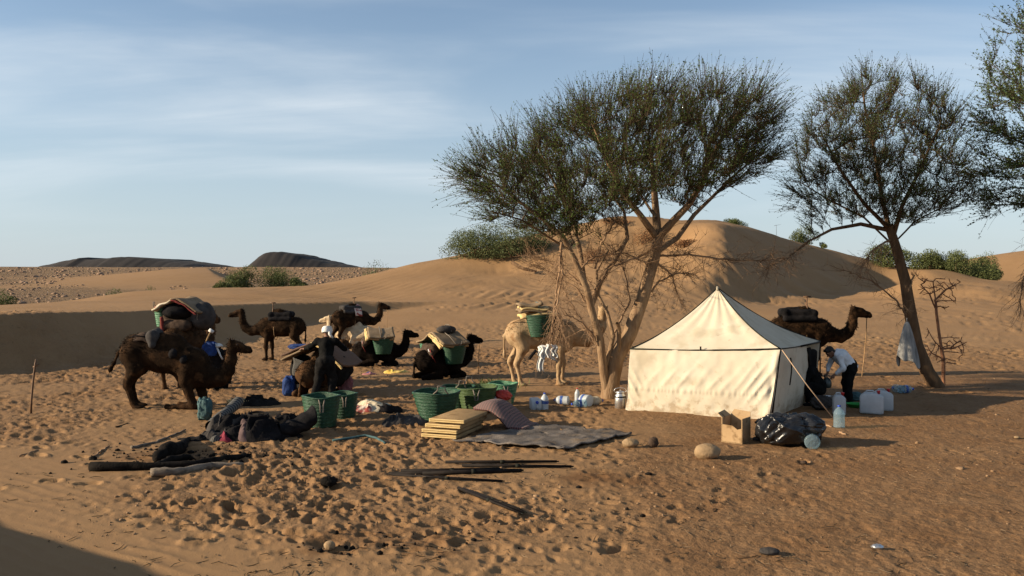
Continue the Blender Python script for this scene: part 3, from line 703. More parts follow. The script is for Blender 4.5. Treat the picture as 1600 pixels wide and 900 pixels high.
t3_limbs = [(None, tp(t3_base - (0, 0, 0.1), (16.6, Y3, 1.5), (16.1, Y3, 3.2)), 1),
            (0, tp((16.1, Y3, 3.2), (15.0, Y3 - 0.3, 4.2), (13.8, Y3 - 0.5, 4.9), (13.0, Y3 - 0.6, 5.6)), 1),
            (0, tp((16.1, Y3, 3.2), (15.6, Y3, 5.2), (14.2, Y3 + 0.4, 7.0)), 1), (0, tp((16.1, Y3, 3.2), (17.0, Y3, 5.0), (18.2, Y3 + 0.6, 6.6)), 1)]
t3_poly = [(1524, 318), (1518, 255), (1538, 195), (1562, 140), (1572, 70), (1590, 0), (1700, -50), (1800, -80), (1860, -40), (1920, 60), (1930, 180), (1910, 290), (1870, 320), (1780, 330), (1660, 345), (1590, 352)]
acacia('tall acacia at the right edge, its crown cut off by the frame', Y3, t3_limbs, t3_poly, 2.7, 1500, 8600, 9, (1760, 350), M_bark2, M_leaf2, 9, 1.1, 0.15, leaf=(0.058, 0.018), tw_len=0.65,
       bare=[([(1640, 330), (1610, 400), (1596, 450), (1592, 500)], Y3 - 0.4, 0, 44, 0.7, -0.5)], up=0.15)

# small dead tree beside the second trunk
def dead_sapling():
    rng = np.random.default_rng(21); Y = at(1474, 600)[1] - 0.1
    main = px_limb([(1474, 602), (1474, 560), (1468, 520), (1462, 480), (1458, 440)], Y, 0)
    limbs = [(None, main, 1), (0, px_limb([(1463, 485), (1452, 460), (1438, 445)], Y, -.2), 1), (0, px_limb([(1460, 470), (1478, 452), (1500, 440)], Y, .2), 1), (0, px_limb([(1474, 545), (1490, 545), (1510, 535)], Y, .3), 1), (0, px_limb([(1474, 550), (1462, 535), (1448, 512)], Y, -.3), 1), (0, px_limb([(1472, 560), (1455, 552), (1445, 556)], Y, .2), 1)]
    attr = np.array([np.array(U(rng.uniform(1432, 1500), rng.uniform(432, 480), Y + rng.uniform(-.5, .5))) for _ in range(70)] + [np.array(U(rng.uniform(1445, 1512), rng.uniform(520, 570), Y + rng.uniform(-.4, .4))) for _ in range(45)])
    P, par, nl, lim = grow(limbs, attr, step=0.12, kill=0.16, reach=1.2, rng=rng, up=0.0)
    rad, k = tree_radii(par, 0.011, 2.6); rad = np.minimum(rad, 0.07)
    root = thing('dead_tree', 'small leafless reddish tree with knobby twigs beside the leaning acacia trunk', 'tree', main[0]); off = np.array(main[0])
    V, Q = skin(P, par, rad, [i for i in range(len(P)) if rad[i] > 0.022], 6); mesh_np('trunk', V - off, Q, M_red, True, root)
    T, tr = twigs(P, par, np.arange(nl, len(P)), 260, 0.13, rng, off + np.array((0, 0, 1.2)), up=0.0, jit=0.7, r=0.007, segs=2)
    V, Q = join_np([skin(P, par, rad, [i for i in range(len(P)) if rad[i] <= 0.022], 4), tubes_np(T, tr, 3)]); o = mesh_np('twigs', V - off, Q, M_red, True, root); o['kind'] = 'stuff'
M_red = mat_noise('reddish_dead_wood', (0.17, 0.075, 0.04), (0.28, 0.14, 0.075), 4.0, 0.9)
dead_sapling()
# ------------------------------------------------------------------ far things: mesas, bushes, stones
M_mesa = mat_noise('mesa_rock', (0.016, 0.013, 0.012), (0.032, 0.026, 0.023), 0.02, 0.95, 0.6, 0.3)
def mesa(label, outline, Y, depth, seed):
    """flat-topped hill: outline = skyline pixels left to right"""
    pts = [U(px, py, Y) for px, py in outline]; nx, ny = 60, 15
    xs = np.array([p[0] for p in pts]); zs = np.array([p[2] for p in pts]); x0, x1 = xs[0], xs[-1]
    def fn(u, v):
        x = x0 + (x1 - x0) * u; zt = np.interp(x, xs, zs); w = 1 - abs(2 * v - 1)
        n = 2.2 * float(vnoise(np.array(x / 14.0), np.array(v * 6.0), seed)) + 1.0 * float(vnoise(np.array(x / 5.0), np.array(v * 11.0), seed + 1))
        zz = zt * min(1, (w * 2.2)) ** 0.8 + (0.30 * n + 0.9 * float(vnoise(np.array(x / 3.5), np.array(v * 3.0), seed + 7))) * (w > 0.02)
        return (x, Y + (v - 0.5) * depth + n, max(zz, -2) - 1.0 * (w < 0.02))
    c = ((x0 + x1) / 2, Y, 0)
    o = sheet(fn, nx * 2, ny).build('mesa', M_mesa); o['kind'] = 'structure'
    return o
mesa('', [(104, 421), (122, 416), (152, 409), (176, 404), (186, 407), (218, 405), (224, 403), (268, 405), (300, 410), (330, 414), (352, 421)], 950, 260, 1)
mesa('', [(408, 422), (420, 413), (432, 402), (442, 396), (462, 396), (480, 399), (500, 405), (535, 413), (575, 420), (600, 423)], 900, 220, 2)

def bush(label, c, rx, ry, h, seed, n_leaf=2600, mat=None, lumps=9, leaf=0.10, group=None, trunk=False, loc=None):
    n_leaf = int(n_leaf * 2.3); leaf *= 0.60
    rng = np.random.default_rng(seed); root = thing('bush', label, 'bush', c, 0, group)
    # stems, then leaf clumps round many small centres
    ce = []
    while len(ce) < lumps:
        p = rng.uniform(-1, 1, 3); p[2] = abs(p[2])
        if np.linalg.norm(p) < 1: ce.append(p * np.array((rx * 0.78, ry * 0.78, h * 0.72)))
    ce = np.array(ce); ce[:, 2] += h * 0.10
    L = []; T = []
    for p in ce:
        a = np.array((p[0] * 0.25, p[1] * 0.25, -0.1)); m = (a + p) / 2 + rng.normal(size=3) * 0.08 * h; T.append(np.stack((a, m, p)))
    T = np.array(T); V, Q = tubes_np(T, np.tile(np.array([[0.05, 0.035, 0.015]]), (len(T), 1)) * max(h / 2.0, 0.5), 5)
    mesh_np('stems', V, Q, M_bark2, True, root)
    k = rng.integers(0, len(ce), n_leaf); sz = rng.uniform(0.7, 1.3, len(ce))
    d = rnd_unit(n_leaf, rng); r = rng.uniform(0.25, 1.12, n_leaf) ** 0.6
    q = ce[k] + d * (r * sz[k])[:, None] * np.array((rx * 0.40, ry * 0.40, h * 0.30)); q[:, 2] = np.maximum(q[:, 2], 0.02)
    d2 = d * 0.8 + rnd_unit(n_leaf, rng); d2 /= np.linalg.norm(d2, axis=1, keepdims=True)
    V, Q = leaves_np(q, d2, leaf * 1.6, leaf * 0.45, rng)
    o = mesh_np('foliage', V, Q, mat or M_bush, False, root); o['kind'] = 'stuff'
    return root
def bush_px(label, x0, x1, ytop, ybase, Y, seed, **kw):
    cx = (x0 + x1) / 2; b = U(cx, ybase, Y); w = (x1 - x0) / 2 / F * Y; h = (ybase - ytop) / F * Y
    g = gz(b[0], b[1]); z = min(b[2], g) if kw.pop('snap', True) else b[2]
    return bush(label, (b[0], b[1], g - 0.05), w * 1.08, kw.pop('ry', w * 0.8), (b[2] + h - g) * 1.0, seed, **kw)
M_bushgrey = mat_noise('grey_bush_leaf', (0.062, 0.082, 0.034), (0.15, 0.165, 0.070), 1.2, 0.8, spec=0.15, trans=0.2)
bush_px('big grey-green bush on the dune crest left of the large acacia', 694, 806, 344, 418, 77.5, 1, n_leaf=6500, mat=M_bushgrey, lumps=26, leaf=0.14)
bush_px('dark low bush under the acacia crown, on the dune behind', 765, 868, 346, 420, 76, 2, n_leaf=5000, mat=M_bushgrey, lumps=20, leaf=0.14)
bush_px('small round bush on the skyline right of the dune top', 1128, 1166, 336, 364, 88, 3, n_leaf=1500, lumps=9, leaf=0.14)
bush_px('dark bush on the dune skyline behind the second acacia crown', 1238, 1280, 352, 389, 92, 4, n_leaf=1800, lumps=10, leaf=0.14)
bush_px('tiny bush on the dune skyline, just right of the dark one', 1275, 1292, 376, 391, 92, 5, n_leaf=400, lumps=4, leaf=0.13)
k = 0
for (a, b, t, g_, Y, lab) in [(1352, 1425, 380, 432, 88, 'leftmost bush of the green thicket behind the leaning trunk'), (1415, 1475, 388, 437, 87, 'broad dark bush of the thicket right of the leaning trunk'), (1460, 1520, 392, 440, 86, 'middle bush of the thicket, its crown round and olive'), (1505, 1558, 393, 432, 92, 'rearmost pale bush of the thicket near the far dune'), (1508, 1562, 412, 441, 86, 'low dark bush at the right end of the thicket')]:
    bush_px(lab, a, b, t, g_, Y, 20 + k, n_leaf=4200, lumps=18, leaf=0.15, group='bushes of the thicket behind the dune'); k += 1
k = 0
for (a, b, t, g_, Y, lab) in [(346, 422, 412, 460, 150, 'tall rounded bush left in the far thicket on the plain'), (395, 462, 411, 458, 152, 'second rounded bush of the far thicket, dark on its right'), (332, 362, 440, 459, 140, 'low bush at the left foot of the far thicket'), (448, 482, 434, 453, 150, 'small dark bush at the right end of the far thicket')]:
    bush_px(lab, a, b, t, g_, Y, 40 + k, n_leaf=2600, lumps=14, leaf=0.26, group='bushes of the far thicket on the plain'); k += 1
bush_px('loose pale shrub on the skyline left of the big dune', 566, 618, 398, 428, 96, 51, n_leaf=900, mat=M_bushgrey, lumps=12, leaf=0.15)
bush_px('dark shrub at the far left edge of the plain', -25, 32, 450, 471, 80, 52, n_leaf=1200, lumps=8, leaf=0.16)
bush_px('low flat shrub on the plain behind the loaded camel, right one', 212, 250, 441, 457, 105, 53, n_leaf=900, lumps=7, leaf=0.18)
bush_px('low flat shrub on the plain behind the loaded camel, left one', 168, 214, 448, 459, 100, 54, n_leaf=900, lumps=8, leaf=0.18)
M_drybush = mat_noise('dry_rusty_shrub', (0.13, 0.062, 0.030), (0.24, 0.125, 0.06), 1.5, 0.9, spec=0.05)
for i, (a, b, t, g_, Y, lab) in enumerate([(905, 960, 378, 412, 72, 'dry rusty shrub on the dune between the acacia stems'), (985, 1040, 352, 384, 76, 'dry rusty shrub near the dune top, right of the pale trunk'), (1045, 1095, 372, 404, 72, 'dry rusty shrub on the dune edge above the tent peak'), (935, 1000, 342, 366, 80, 'dry rusty shrub on the dune skyline under the acacia crown')]):
    bush_px(lab, a, b, t, g_, Y, 60 + i, n_leaf=700, lumps=12, leaf=0.12, mat=M_drybush, group='dry shrubs on the big dune')
# dead trunk lying under the dune bush
_p = [U(800, 412, 70), U(818, 424, 69.6), U(838, 432, 69.2)]; _p = [(p[0], p[1], gz(p[0], p[1]) + h) for p, h in zip(_p, (0.9, 0.35, 0.1))]
tag(MB().tube(_p, [0.16, 0.14, 0.1], 7).build('fallen_trunk', M_bark2), 'dark fallen trunk on the sunny dune below the bush', 'log')

M_stone = mat_noise('plain_stone', (0.16, 0.10, 0.065), (0.28, 0.18, 0.115), 1.5, 0.9)
def stone_field():
    rng = np.random.default_rng(8); ico = []; n = 6500
    b = bmesh_ico()
    th = np.radians(rng.uniform(-38, -3, n)); r = 88 * (360 / 88) ** rng.uniform(0, 1, n); x, y = r * np.sin(th), r * np.cos(th)
    keepm = (crest_feature(x, y, crF, [0.0, 2.6, 3.4, 0.3], 24, 0.45) < 0.5) & (vnoise(x / 18, y / 18, 77) > -0.18); x, y, r = x[keepm], y[keepm], r[keepm]; z = base(x, y)
    s = (0.05 + rng.gamma(1.4, 0.075, len(x))) * np.clip(r / 140, 0.7, 2.0)
    bv, bf = b; V = (bv[None] * (s[:, None] * rng.uniform(0.6, 1.3, (len(x), 3)) * np.array((1.2, 1.2, 0.7)))[:, None, :] + np.stack((x, y, z), 1)[:, None])
    V += rng.normal(size=V.shape) * s[:, None, None] * 0.12
    Q = (bf[None] + (np.arange(len(x)) * len(bv))[:, None, None]).reshape(-1, 3)
    o = mesh_np('stones', V.reshape(-1, 3), Q, M_stone, False); o['kind'] = 'stuff'; o['label'] = 'dark stones and tufts scattered over the far plain'
def bmesh_ico():
    t = (1 + 5 ** 0.5) / 2; v = np.array([(-1, t, 0), (1, t, 0), (-1, -t, 0), (1, -t, 0), (0, -1, t), (0, 1, t), (0, -1, -t), (0, 1, -t), (t, 0, -1), (t, 0, 1), (-t, 0, -1), (-t, 0, 1)], float); v /= np.linalg.norm(v[0])
    f = np.array([(0, 11, 5), (0, 5, 1), (0, 1, 7), (0, 7, 10), (0, 10, 11), (1, 5, 9), (5, 11, 4), (11, 10, 2), (10, 7, 6), (7, 1, 8), (3, 9, 4), (3, 4, 2), (3, 2, 6), (3, 6, 8), (3, 8, 9), (4, 9, 5), (2, 4, 11), (6, 2, 10), (8, 6, 7), (9, 8, 1)]); return v, f
stone_field()
# ------------------------------------------------------------------ the tent
M_canvas = mat_noise('cream_canvas', (0.56, 0.49, 0.37), (0.63, 0.565, 0.445), 1.3, 0.85, 0.15, 160.0, spec=0.15, c3=(0.50, 0.43, 0.315), s3=2.2, trans=0.10)
M_trim = mat_noise('dark_trim', (0.012, 0.013, 0.010), (0.025, 0.025, 0.02), 5.0, 0.7, spec=0.05)
M_pole = mat_noise('dark_tent_pole', (0.008, 0.0066, 0.006), (0.02, 0.016, 0.014), 6.0, 0.6, spec=0.05)
M_rope = mat_noise('pale_rope', (0.36, 0.25, 0.17), (0.48, 0.34, 0.22), 40.0, 0.9)
M_blackcloth = mat_noise('black_cloth', (0.007, 0.0066, 0.0066), (0.018, 0.016, 0.015), 4.0, 0.9, 0.3, 25.0, spec=0.05)
def canvas_dirt(m):
    t = m.node_tree; L = t.links; b = t.nodes['Principled BSDF']; src = b.inputs['Base Color'].links[0].from_socket
    tc = nd(t, 'ShaderNodeTexCoord'); sp = nd(t, 'ShaderNodeSeparateXYZ'); L.new(tc.outputs['Object'], sp.inputs[0])
    h = nd(t, 'ShaderNodeMapRange', i_1=0.04, i_2=0.42, i_3=0.20, i_4=-0.02); L.new(sp.outputs[2], h.inputs[0])
    n = nd(t, 'ShaderNodeTexNoise', i_Scale=6.0, i_Detail=5.0, i_Roughness=0.65); L.new(tc.outputs['Object'], n.inputs[0])
    a = nd(t, 'ShaderNodeMath', operation='ADD'); L.new(h.outputs[0], a.inputs[0]); L.new(n.outputs[0], a.inputs[1])
    r = nd(t, 'ShaderNodeMapRange', i_1=0.60, i_2=0.74, i_4=0.6); L.new(a.outputs[0], r.inputs[0])
    x = nd(t, 'ShaderNodeMix', data_type='RGBA'); x.inputs[7].default_value = (0.30, 0.205, 0.115, 1); L.new(src, x.inputs[6]); L.new(r.outputs[0], x.inputs[0]); L.new(x.outputs[2], b.inputs['Base Color'])
canvas_dirt(M_canvas)
def build_tent():
    fl, fr = Vector(U(985, 545, 18.2)), Vector(U(1219, 545, 16.95)); br = Vector(U(1281, 533, 19.7)); bl = fl + (br - fr); bl.z = 1.34
    apex = Vector(U(1121, 450, 18.7))
    bfl, bfr = at(978, 640), at(1201, 656); bbr = Vector((br.x - 0.12, br.y - 0.05, 0)); bbl = Vector((bl.x - 0.05, bl.y, 0))
    c = Vector(((bfl.x + br.x) / 2, (bfl.y + br.y) / 2, 0)); root = thing('canvas_tent', 'cream canvas tent with pyramid roof and dark piping, under the big acacia', 'tent', c)
    L = lambda p: Vector(p) - c
    rng = random.Random(3)
    def crs(t): return 1.6 * (1 - abs(math.sin(t * 0.5))) ** 1.6 - 0.5      # sharp-crested creases
    def roof(a, b, sag, seed, folds):
        def fn(u, v):
            e = a.lerp(b, u); e = e + Vector((0, 0, -0.03 * math.sin(math.pi * u)))
            p = e.lerp(apex, v)
            n = (b - a).cross(apex - a).normalized()
            if n.z < 0: n = -n
            p = p - Vector((0, 0, sag * math.sin(math.pi * v) ** 0.9))
            # radial puckers below the peak
            p += n * (0.018 * v ** 1.5 * (1 - v) * 2.2 * math.sin(u * folds + 1.5 * math.sin(v * 3 + seed)) + 0.012 * float(vnoise(np.array(u * 5.0), np.array(v * 5.0 + seed), 5)))
            return L(p)
        return sheet(fn, 40, 26)
    roof(fl, fr, 0.15, 1, 34).build('roof_panel', M_canvas, root)
    roof(fr, br, 0.15, 2, 28).build('roof_panel', M_canvas, root)
    roof(br, bl, 0.15, 3, 28).build('roof_panel', M_canvas, root); roof(bl, fl, 0.15, 4, 28).build('roof_panel', M_canvas, root)
    def wall(ta, tb, ba, bb, folds=True, seed=0, u1=1.0):
        n = (tb - ta).cross(Vector((0, 0, 1))).normalized()
        def fn(u, v):
            uu = u * u1; t = ta.lerp(tb, uu); b = ba.lerp(bb, uu); p = t.lerp(b, v)
            d = 0.05 * math.sin(math.pi * v) * math.sin(math.pi * uu)
            if folds:
                # long diagonal creases towards the lower corners, a seam at 2/3 of the height with puckers above it
                w1 = math.exp(-((uu - 0.90) / 0.10) ** 2) * math.exp(-((v - 0.50) / 0.24) ** 2); d += 0.026 * w1 * crs((uu * 2.96 + v * 0.85) * 30)
                w2 = math.exp(-((uu - 0.36) / 0.20) ** 2) * math.exp(-((v - 0.46) / 0.16) ** 2); d += 0.014 * w2 * crs((uu * 2.96 + v * 1.0) * 19)
                w3 = math.exp(-((uu - 0.04) / 0.07) ** 2) * math.exp(-((v - 0.6) / 0.25) ** 2); d += 0.018 * w3 * crs((uu * 2.96 - v * 0.8) * 34)
                w4 = math.exp(-((uu - 0.62) / 0.16) ** 2) * math.exp(-((v - 0.52) / 0.12) ** 2); d += 0.009 * w4 * crs((uu * 2.96 + v * 1.1) * 24)
                d += 0.007 * math.exp(-((v - 0.655) / 0.035) ** 2) * math.sin(uu * 190 + 3 * math.sin(uu * 23)); d += 0.014 * (1 / (1 + math.exp((v - 0.665) / 0.008)) - 0.5)
                d += 0.045 * max(0, v - 0.9) * 10 * (0.5 + 0.5 * math.sin(uu * 9 + seed))
                w5 = math.exp(-((uu - 0.985) / 0.02) ** 2); d += 0.05 * w5 * math.sin(v * 8)
            d += 0.03 * float(vnoise(np.array(uu * 6.0), np.array(v * 3.0), 9 + seed)) + 0.012 * float(vnoise(np.array(uu * 22.0), np.array(v * 9.0), 19 + seed))
            return L(p + n * d + Vector((0, 0, -0.035 * (v == 1.0))))
        return sheet(fn, 110 if folds else 40, 44)
    dn = Vector((0, 0, -0.01))
    o = wall(fl + dn, fr + dn, bfl, bfr, True, 1).build('wall_panel', M_canvas, root)
    # right side: a loose panel next to the front corner, then the open doorway
    wall(fr + dn, br + dn, bfr + Vector((0.02, 0.03, 0)), bfr.lerp(bbr, 1.26), False, 2, 0.63).build('wall_panel', M_canvas, root)
    wall(br + dn, bl + dn, bbr, bbl, False, 3).build('wall_panel', M_canvas, root); wall(bl + dn, fl + dn, bbl, bfl, False, 4).build('wall_panel', M_canvas, root)
    # door flap widened to a black sheet that stands in for the doorway's shade
    a, b_ = fr.lerp(br, 0.64) + Vector((-0.01, 0.02, -0.10)), fr.lerp(br, 0.93) + Vector((-0.05, 0, -0.22))
    def flap(u, v):
        p = a.lerp(b_, u); q = fr.lerp(br, 0.70 + 0.27 * u); q = Vector((q.x - 0.12, q.y, 0.04)); r_ = p.lerp(q, v); return L(r_ + Vector((0.06 * math.sin(v * 5 + u * 9) + 0.12 * v, 0, 0.03 * math.sin(u * 11))))
    sheet(flap, 20, 16).build('door_flap_shade', M_blackcloth, root, solid=0.01)
    # piping along eaves and ridges
    def strip(pts, r, name='piping'): MB().tube([L(p) for p in pts], r, 6).build(name, M_trim, root)
    def eave(p, q): return [p.lerp(q, i / 12) + Vector((0, 0, -0.03 * math.sin(math.pi * i / 12))) - (apex - (p + q) / 2).normalized() * 0.0 + (Vector(((p + q).x / 2 - apex.x, (p + q).y / 2 - apex.y, 0))).normalized() * 0.006 for i in range(13)]
    strip(eave(fl, fr), 0.018, 'eave_piping'); strip(eave(fr, br), 0.012, 'eave_piping'); strip(eave(bl, fl), 0.012, 'eave_piping')
    def hip(p): return [p.lerp(apex, i / 14) - Vector((0, 0, 0.15 * math.sin(math.pi * i / 14) ** 0.9 - 0.008)) for i in range(15)]
    for p in (fl, fr, br): strip(hip(p), 0.013, 'ridge_piping')
    MB().tube([L(apex - Vector((0, 0, 0.06))), L(apex + Vector((0, 0, 0.035)))], [0.05, 0.02], 10).build('peak_cap', M_canvas, root)
    MB().box(L(fl.lerp(fr, 0.485) + Vector((0, -0.02, 0.02))), (0.03, 0.02, 0.06)).build('eave_tab', M_trim, root)
    for p, q in ((fl, bfl), (fr, bfr + Vector((0.05, 0.03, 0))), (br, Vector((br.x, br.y, 0)))):
        MB().tube([L(p + Vector((0.015, 0.02, -0.02))), L(q + Vector((0.03, 0.05, -0.05)))], 0.016, 8).build('corner_pole', M_pole, root)
    MB().tube([L(Vector((apex.x, apex.y, -0.05))), L(apex - Vector((0, 0, 0.05)))], 0.025, 8).build('centre_pole', M_pole, root)
    MB().tube([L(br + Vector((0.0, 0, -0.02))), L(fr.lerp(br, 0.42) + Vector((0.06, 0, -0.02)))], 0.022, 8).build('eave_bar', M_pole, root)
    # zip of the side wall, a dark seam hanging crookedly
    MB().tube([L(fr.lerp(br, 0.14) + Vector((0.07, -0.05, -0.2 - 0.14 * i)) + Vector((0.02 * math.sin(i), 0, 0))) for i in range(5)], 0.014, 5).build('zip_seam', M_trim, root)
    # guy rope to a peg in front of the doorway
    g = at(1303, 655); MB().tube([L(fr + Vector((0.02, 0, 0.0))), L((fr + g) / 2 + Vector((0, 0, -0.02))), L(g)], 0.0105, 6).build('guy_rope', M_rope, root)
    MB().tube([L(g + Vector((0.03, 0, -0.1))), L(g + Vector((0, 0, 0.05)))], 0.012, 6).build('tent_peg', M_pole, root)
    return root
build_tent()
# ------------------------------------------------------------------ camels
M_camel_dark = mat_noise('dark_camel_coat', (0.012, 0.0072, 0.0042), (0.034, 0.0185, 0.0095), 3.5, 0.9, 0.8, 45.0, spec=0.04, c3=(0.060, 0.031, 0.015), s3=5.0)
M_camel_black = mat_noise('black_camel_coat', (0.005, 0.0036, 0.003), (0.012, 0.0075, 0.005), 3.5, 0.9, 0.8, 45.0, spec=0.04)
M_camel_brown = mat_noise('brown_camel_coat', (0.035, 0.019, 0.010), (0.095, 0.050, 0.024), 3.5, 0.9, 0.8, 45.0, spec=0.04)
M_camel_tan = mat_noise('tan_camel_coat', (0.29, 0.195, 0.108), (0.40, 0.28, 0.165), 3.5, 0.9, 0.8, 45.0, spec=0.04, c3=(0.24, 0.14, 0.07), s3=5.0)
M_camel_cream = mat_noise('cream_camel_coat', (0.42, 0.31, 0.19), (0.56, 0.43, 0.28), 3.5, 0.9, 0.8, 45.0, spec=0.04)
M_eye = mat_noise('dark_eye', (0.01, 0.007, 0.005), (0.02, 0.012, 0.008), 5.0, 0.15, spec=0.5)
def chain(pts):
    return [('c', a[:3], b[:3], a[3], b[3]) for a, b in zip(pts[:-1], pts[1:])]
def head_prims(p, ang, yaw=0.0, s=1.0):
    """head whose poll is at p; ang = pitch of the muzzle (down positive), yaw = turn of the head"""
    ca, sa = math.cos(ang), math.sin(ang); cy, sy = math.cos(yaw), math.sin(yaw)
    def T(x, y, z):
        x, y, z = x * s, y * s, z * s; X, Z = x * ca + z * sa, -x * sa + z * ca
        return (p[0] + X * cy - y * sy, p[1] + X * sy + y * cy, p[2] + Z)
    c = lambda a, b, r1, r2, k=0.04: ('c', T(*a), T(*b), r1 * s, r2 * s, k)
    pr = [c((0, 0, 0.02), (0.17, 0, 0.03), 0.105, 0.088), c((0.15, 0, 0.02), (0.40, 0, -0.01), 0.082, 0.060), c((0.38, 0, 0.01), (0.445, 0, -0.035), 0.060, 0.045, 0.03),
          c((0.08, 0, -0.075), (0.36, 0, -0.085), 0.062, 0.036, 0.03), c((0.40, 0, -0.04), (0.43, 0, -0.085), 0.036, 0.022, 0.02),
          c((0.10, 0.06, 0.07), (0.16, 0.07, 0.055), 0.035, 0.028, 0.03), c((0.10, -0.06, 0.07), (0.16, -0.07, 0.055), 0.035, 0.028, 0.03)]
    for q in (1, -1): pr += [c((-0.03, 0.085 * q, 0.075), (-0.055, 0.115 * q, 0.155), 0.030, 0.012, 0.02)]
    eyes = [T(0.135, 0.088 * q, 0.045) for q in (1, -1)]
    return pr, eyes
def trunk_prims(dz=0.0, tilt=0.0):
    def T(x, y, z): c, s_ = math.cos(tilt), math.sin(tilt); return (x * c - (z - 1.3) * s_, y, 1.3 + x * s_ + (z - 1.3) * c + dz)
    return T, [('c', T(-0.62, 0, 1.36), T(0.50, 0, 1.33), 0.30, 0.34, 0.12), ('e', T(0.42, 0, 1.16), (0.36, 0.27, 0.36), None, 0.12), ('e', T(-0.16, 0, 1.27), (0.60, 0.335, 0.36), None, 0.12), ('e', T(-0.66, 0, 1.30), (0.33, 0.29, 0.36), None, 0.12),
               ('e', T(-0.03, 0, 1.70), (0.40, 0.17, 0.26), None, 0.16), ('e', T(0.05, 0, 1.85), (0.22, 0.11, 0.16), None, 0.12)]
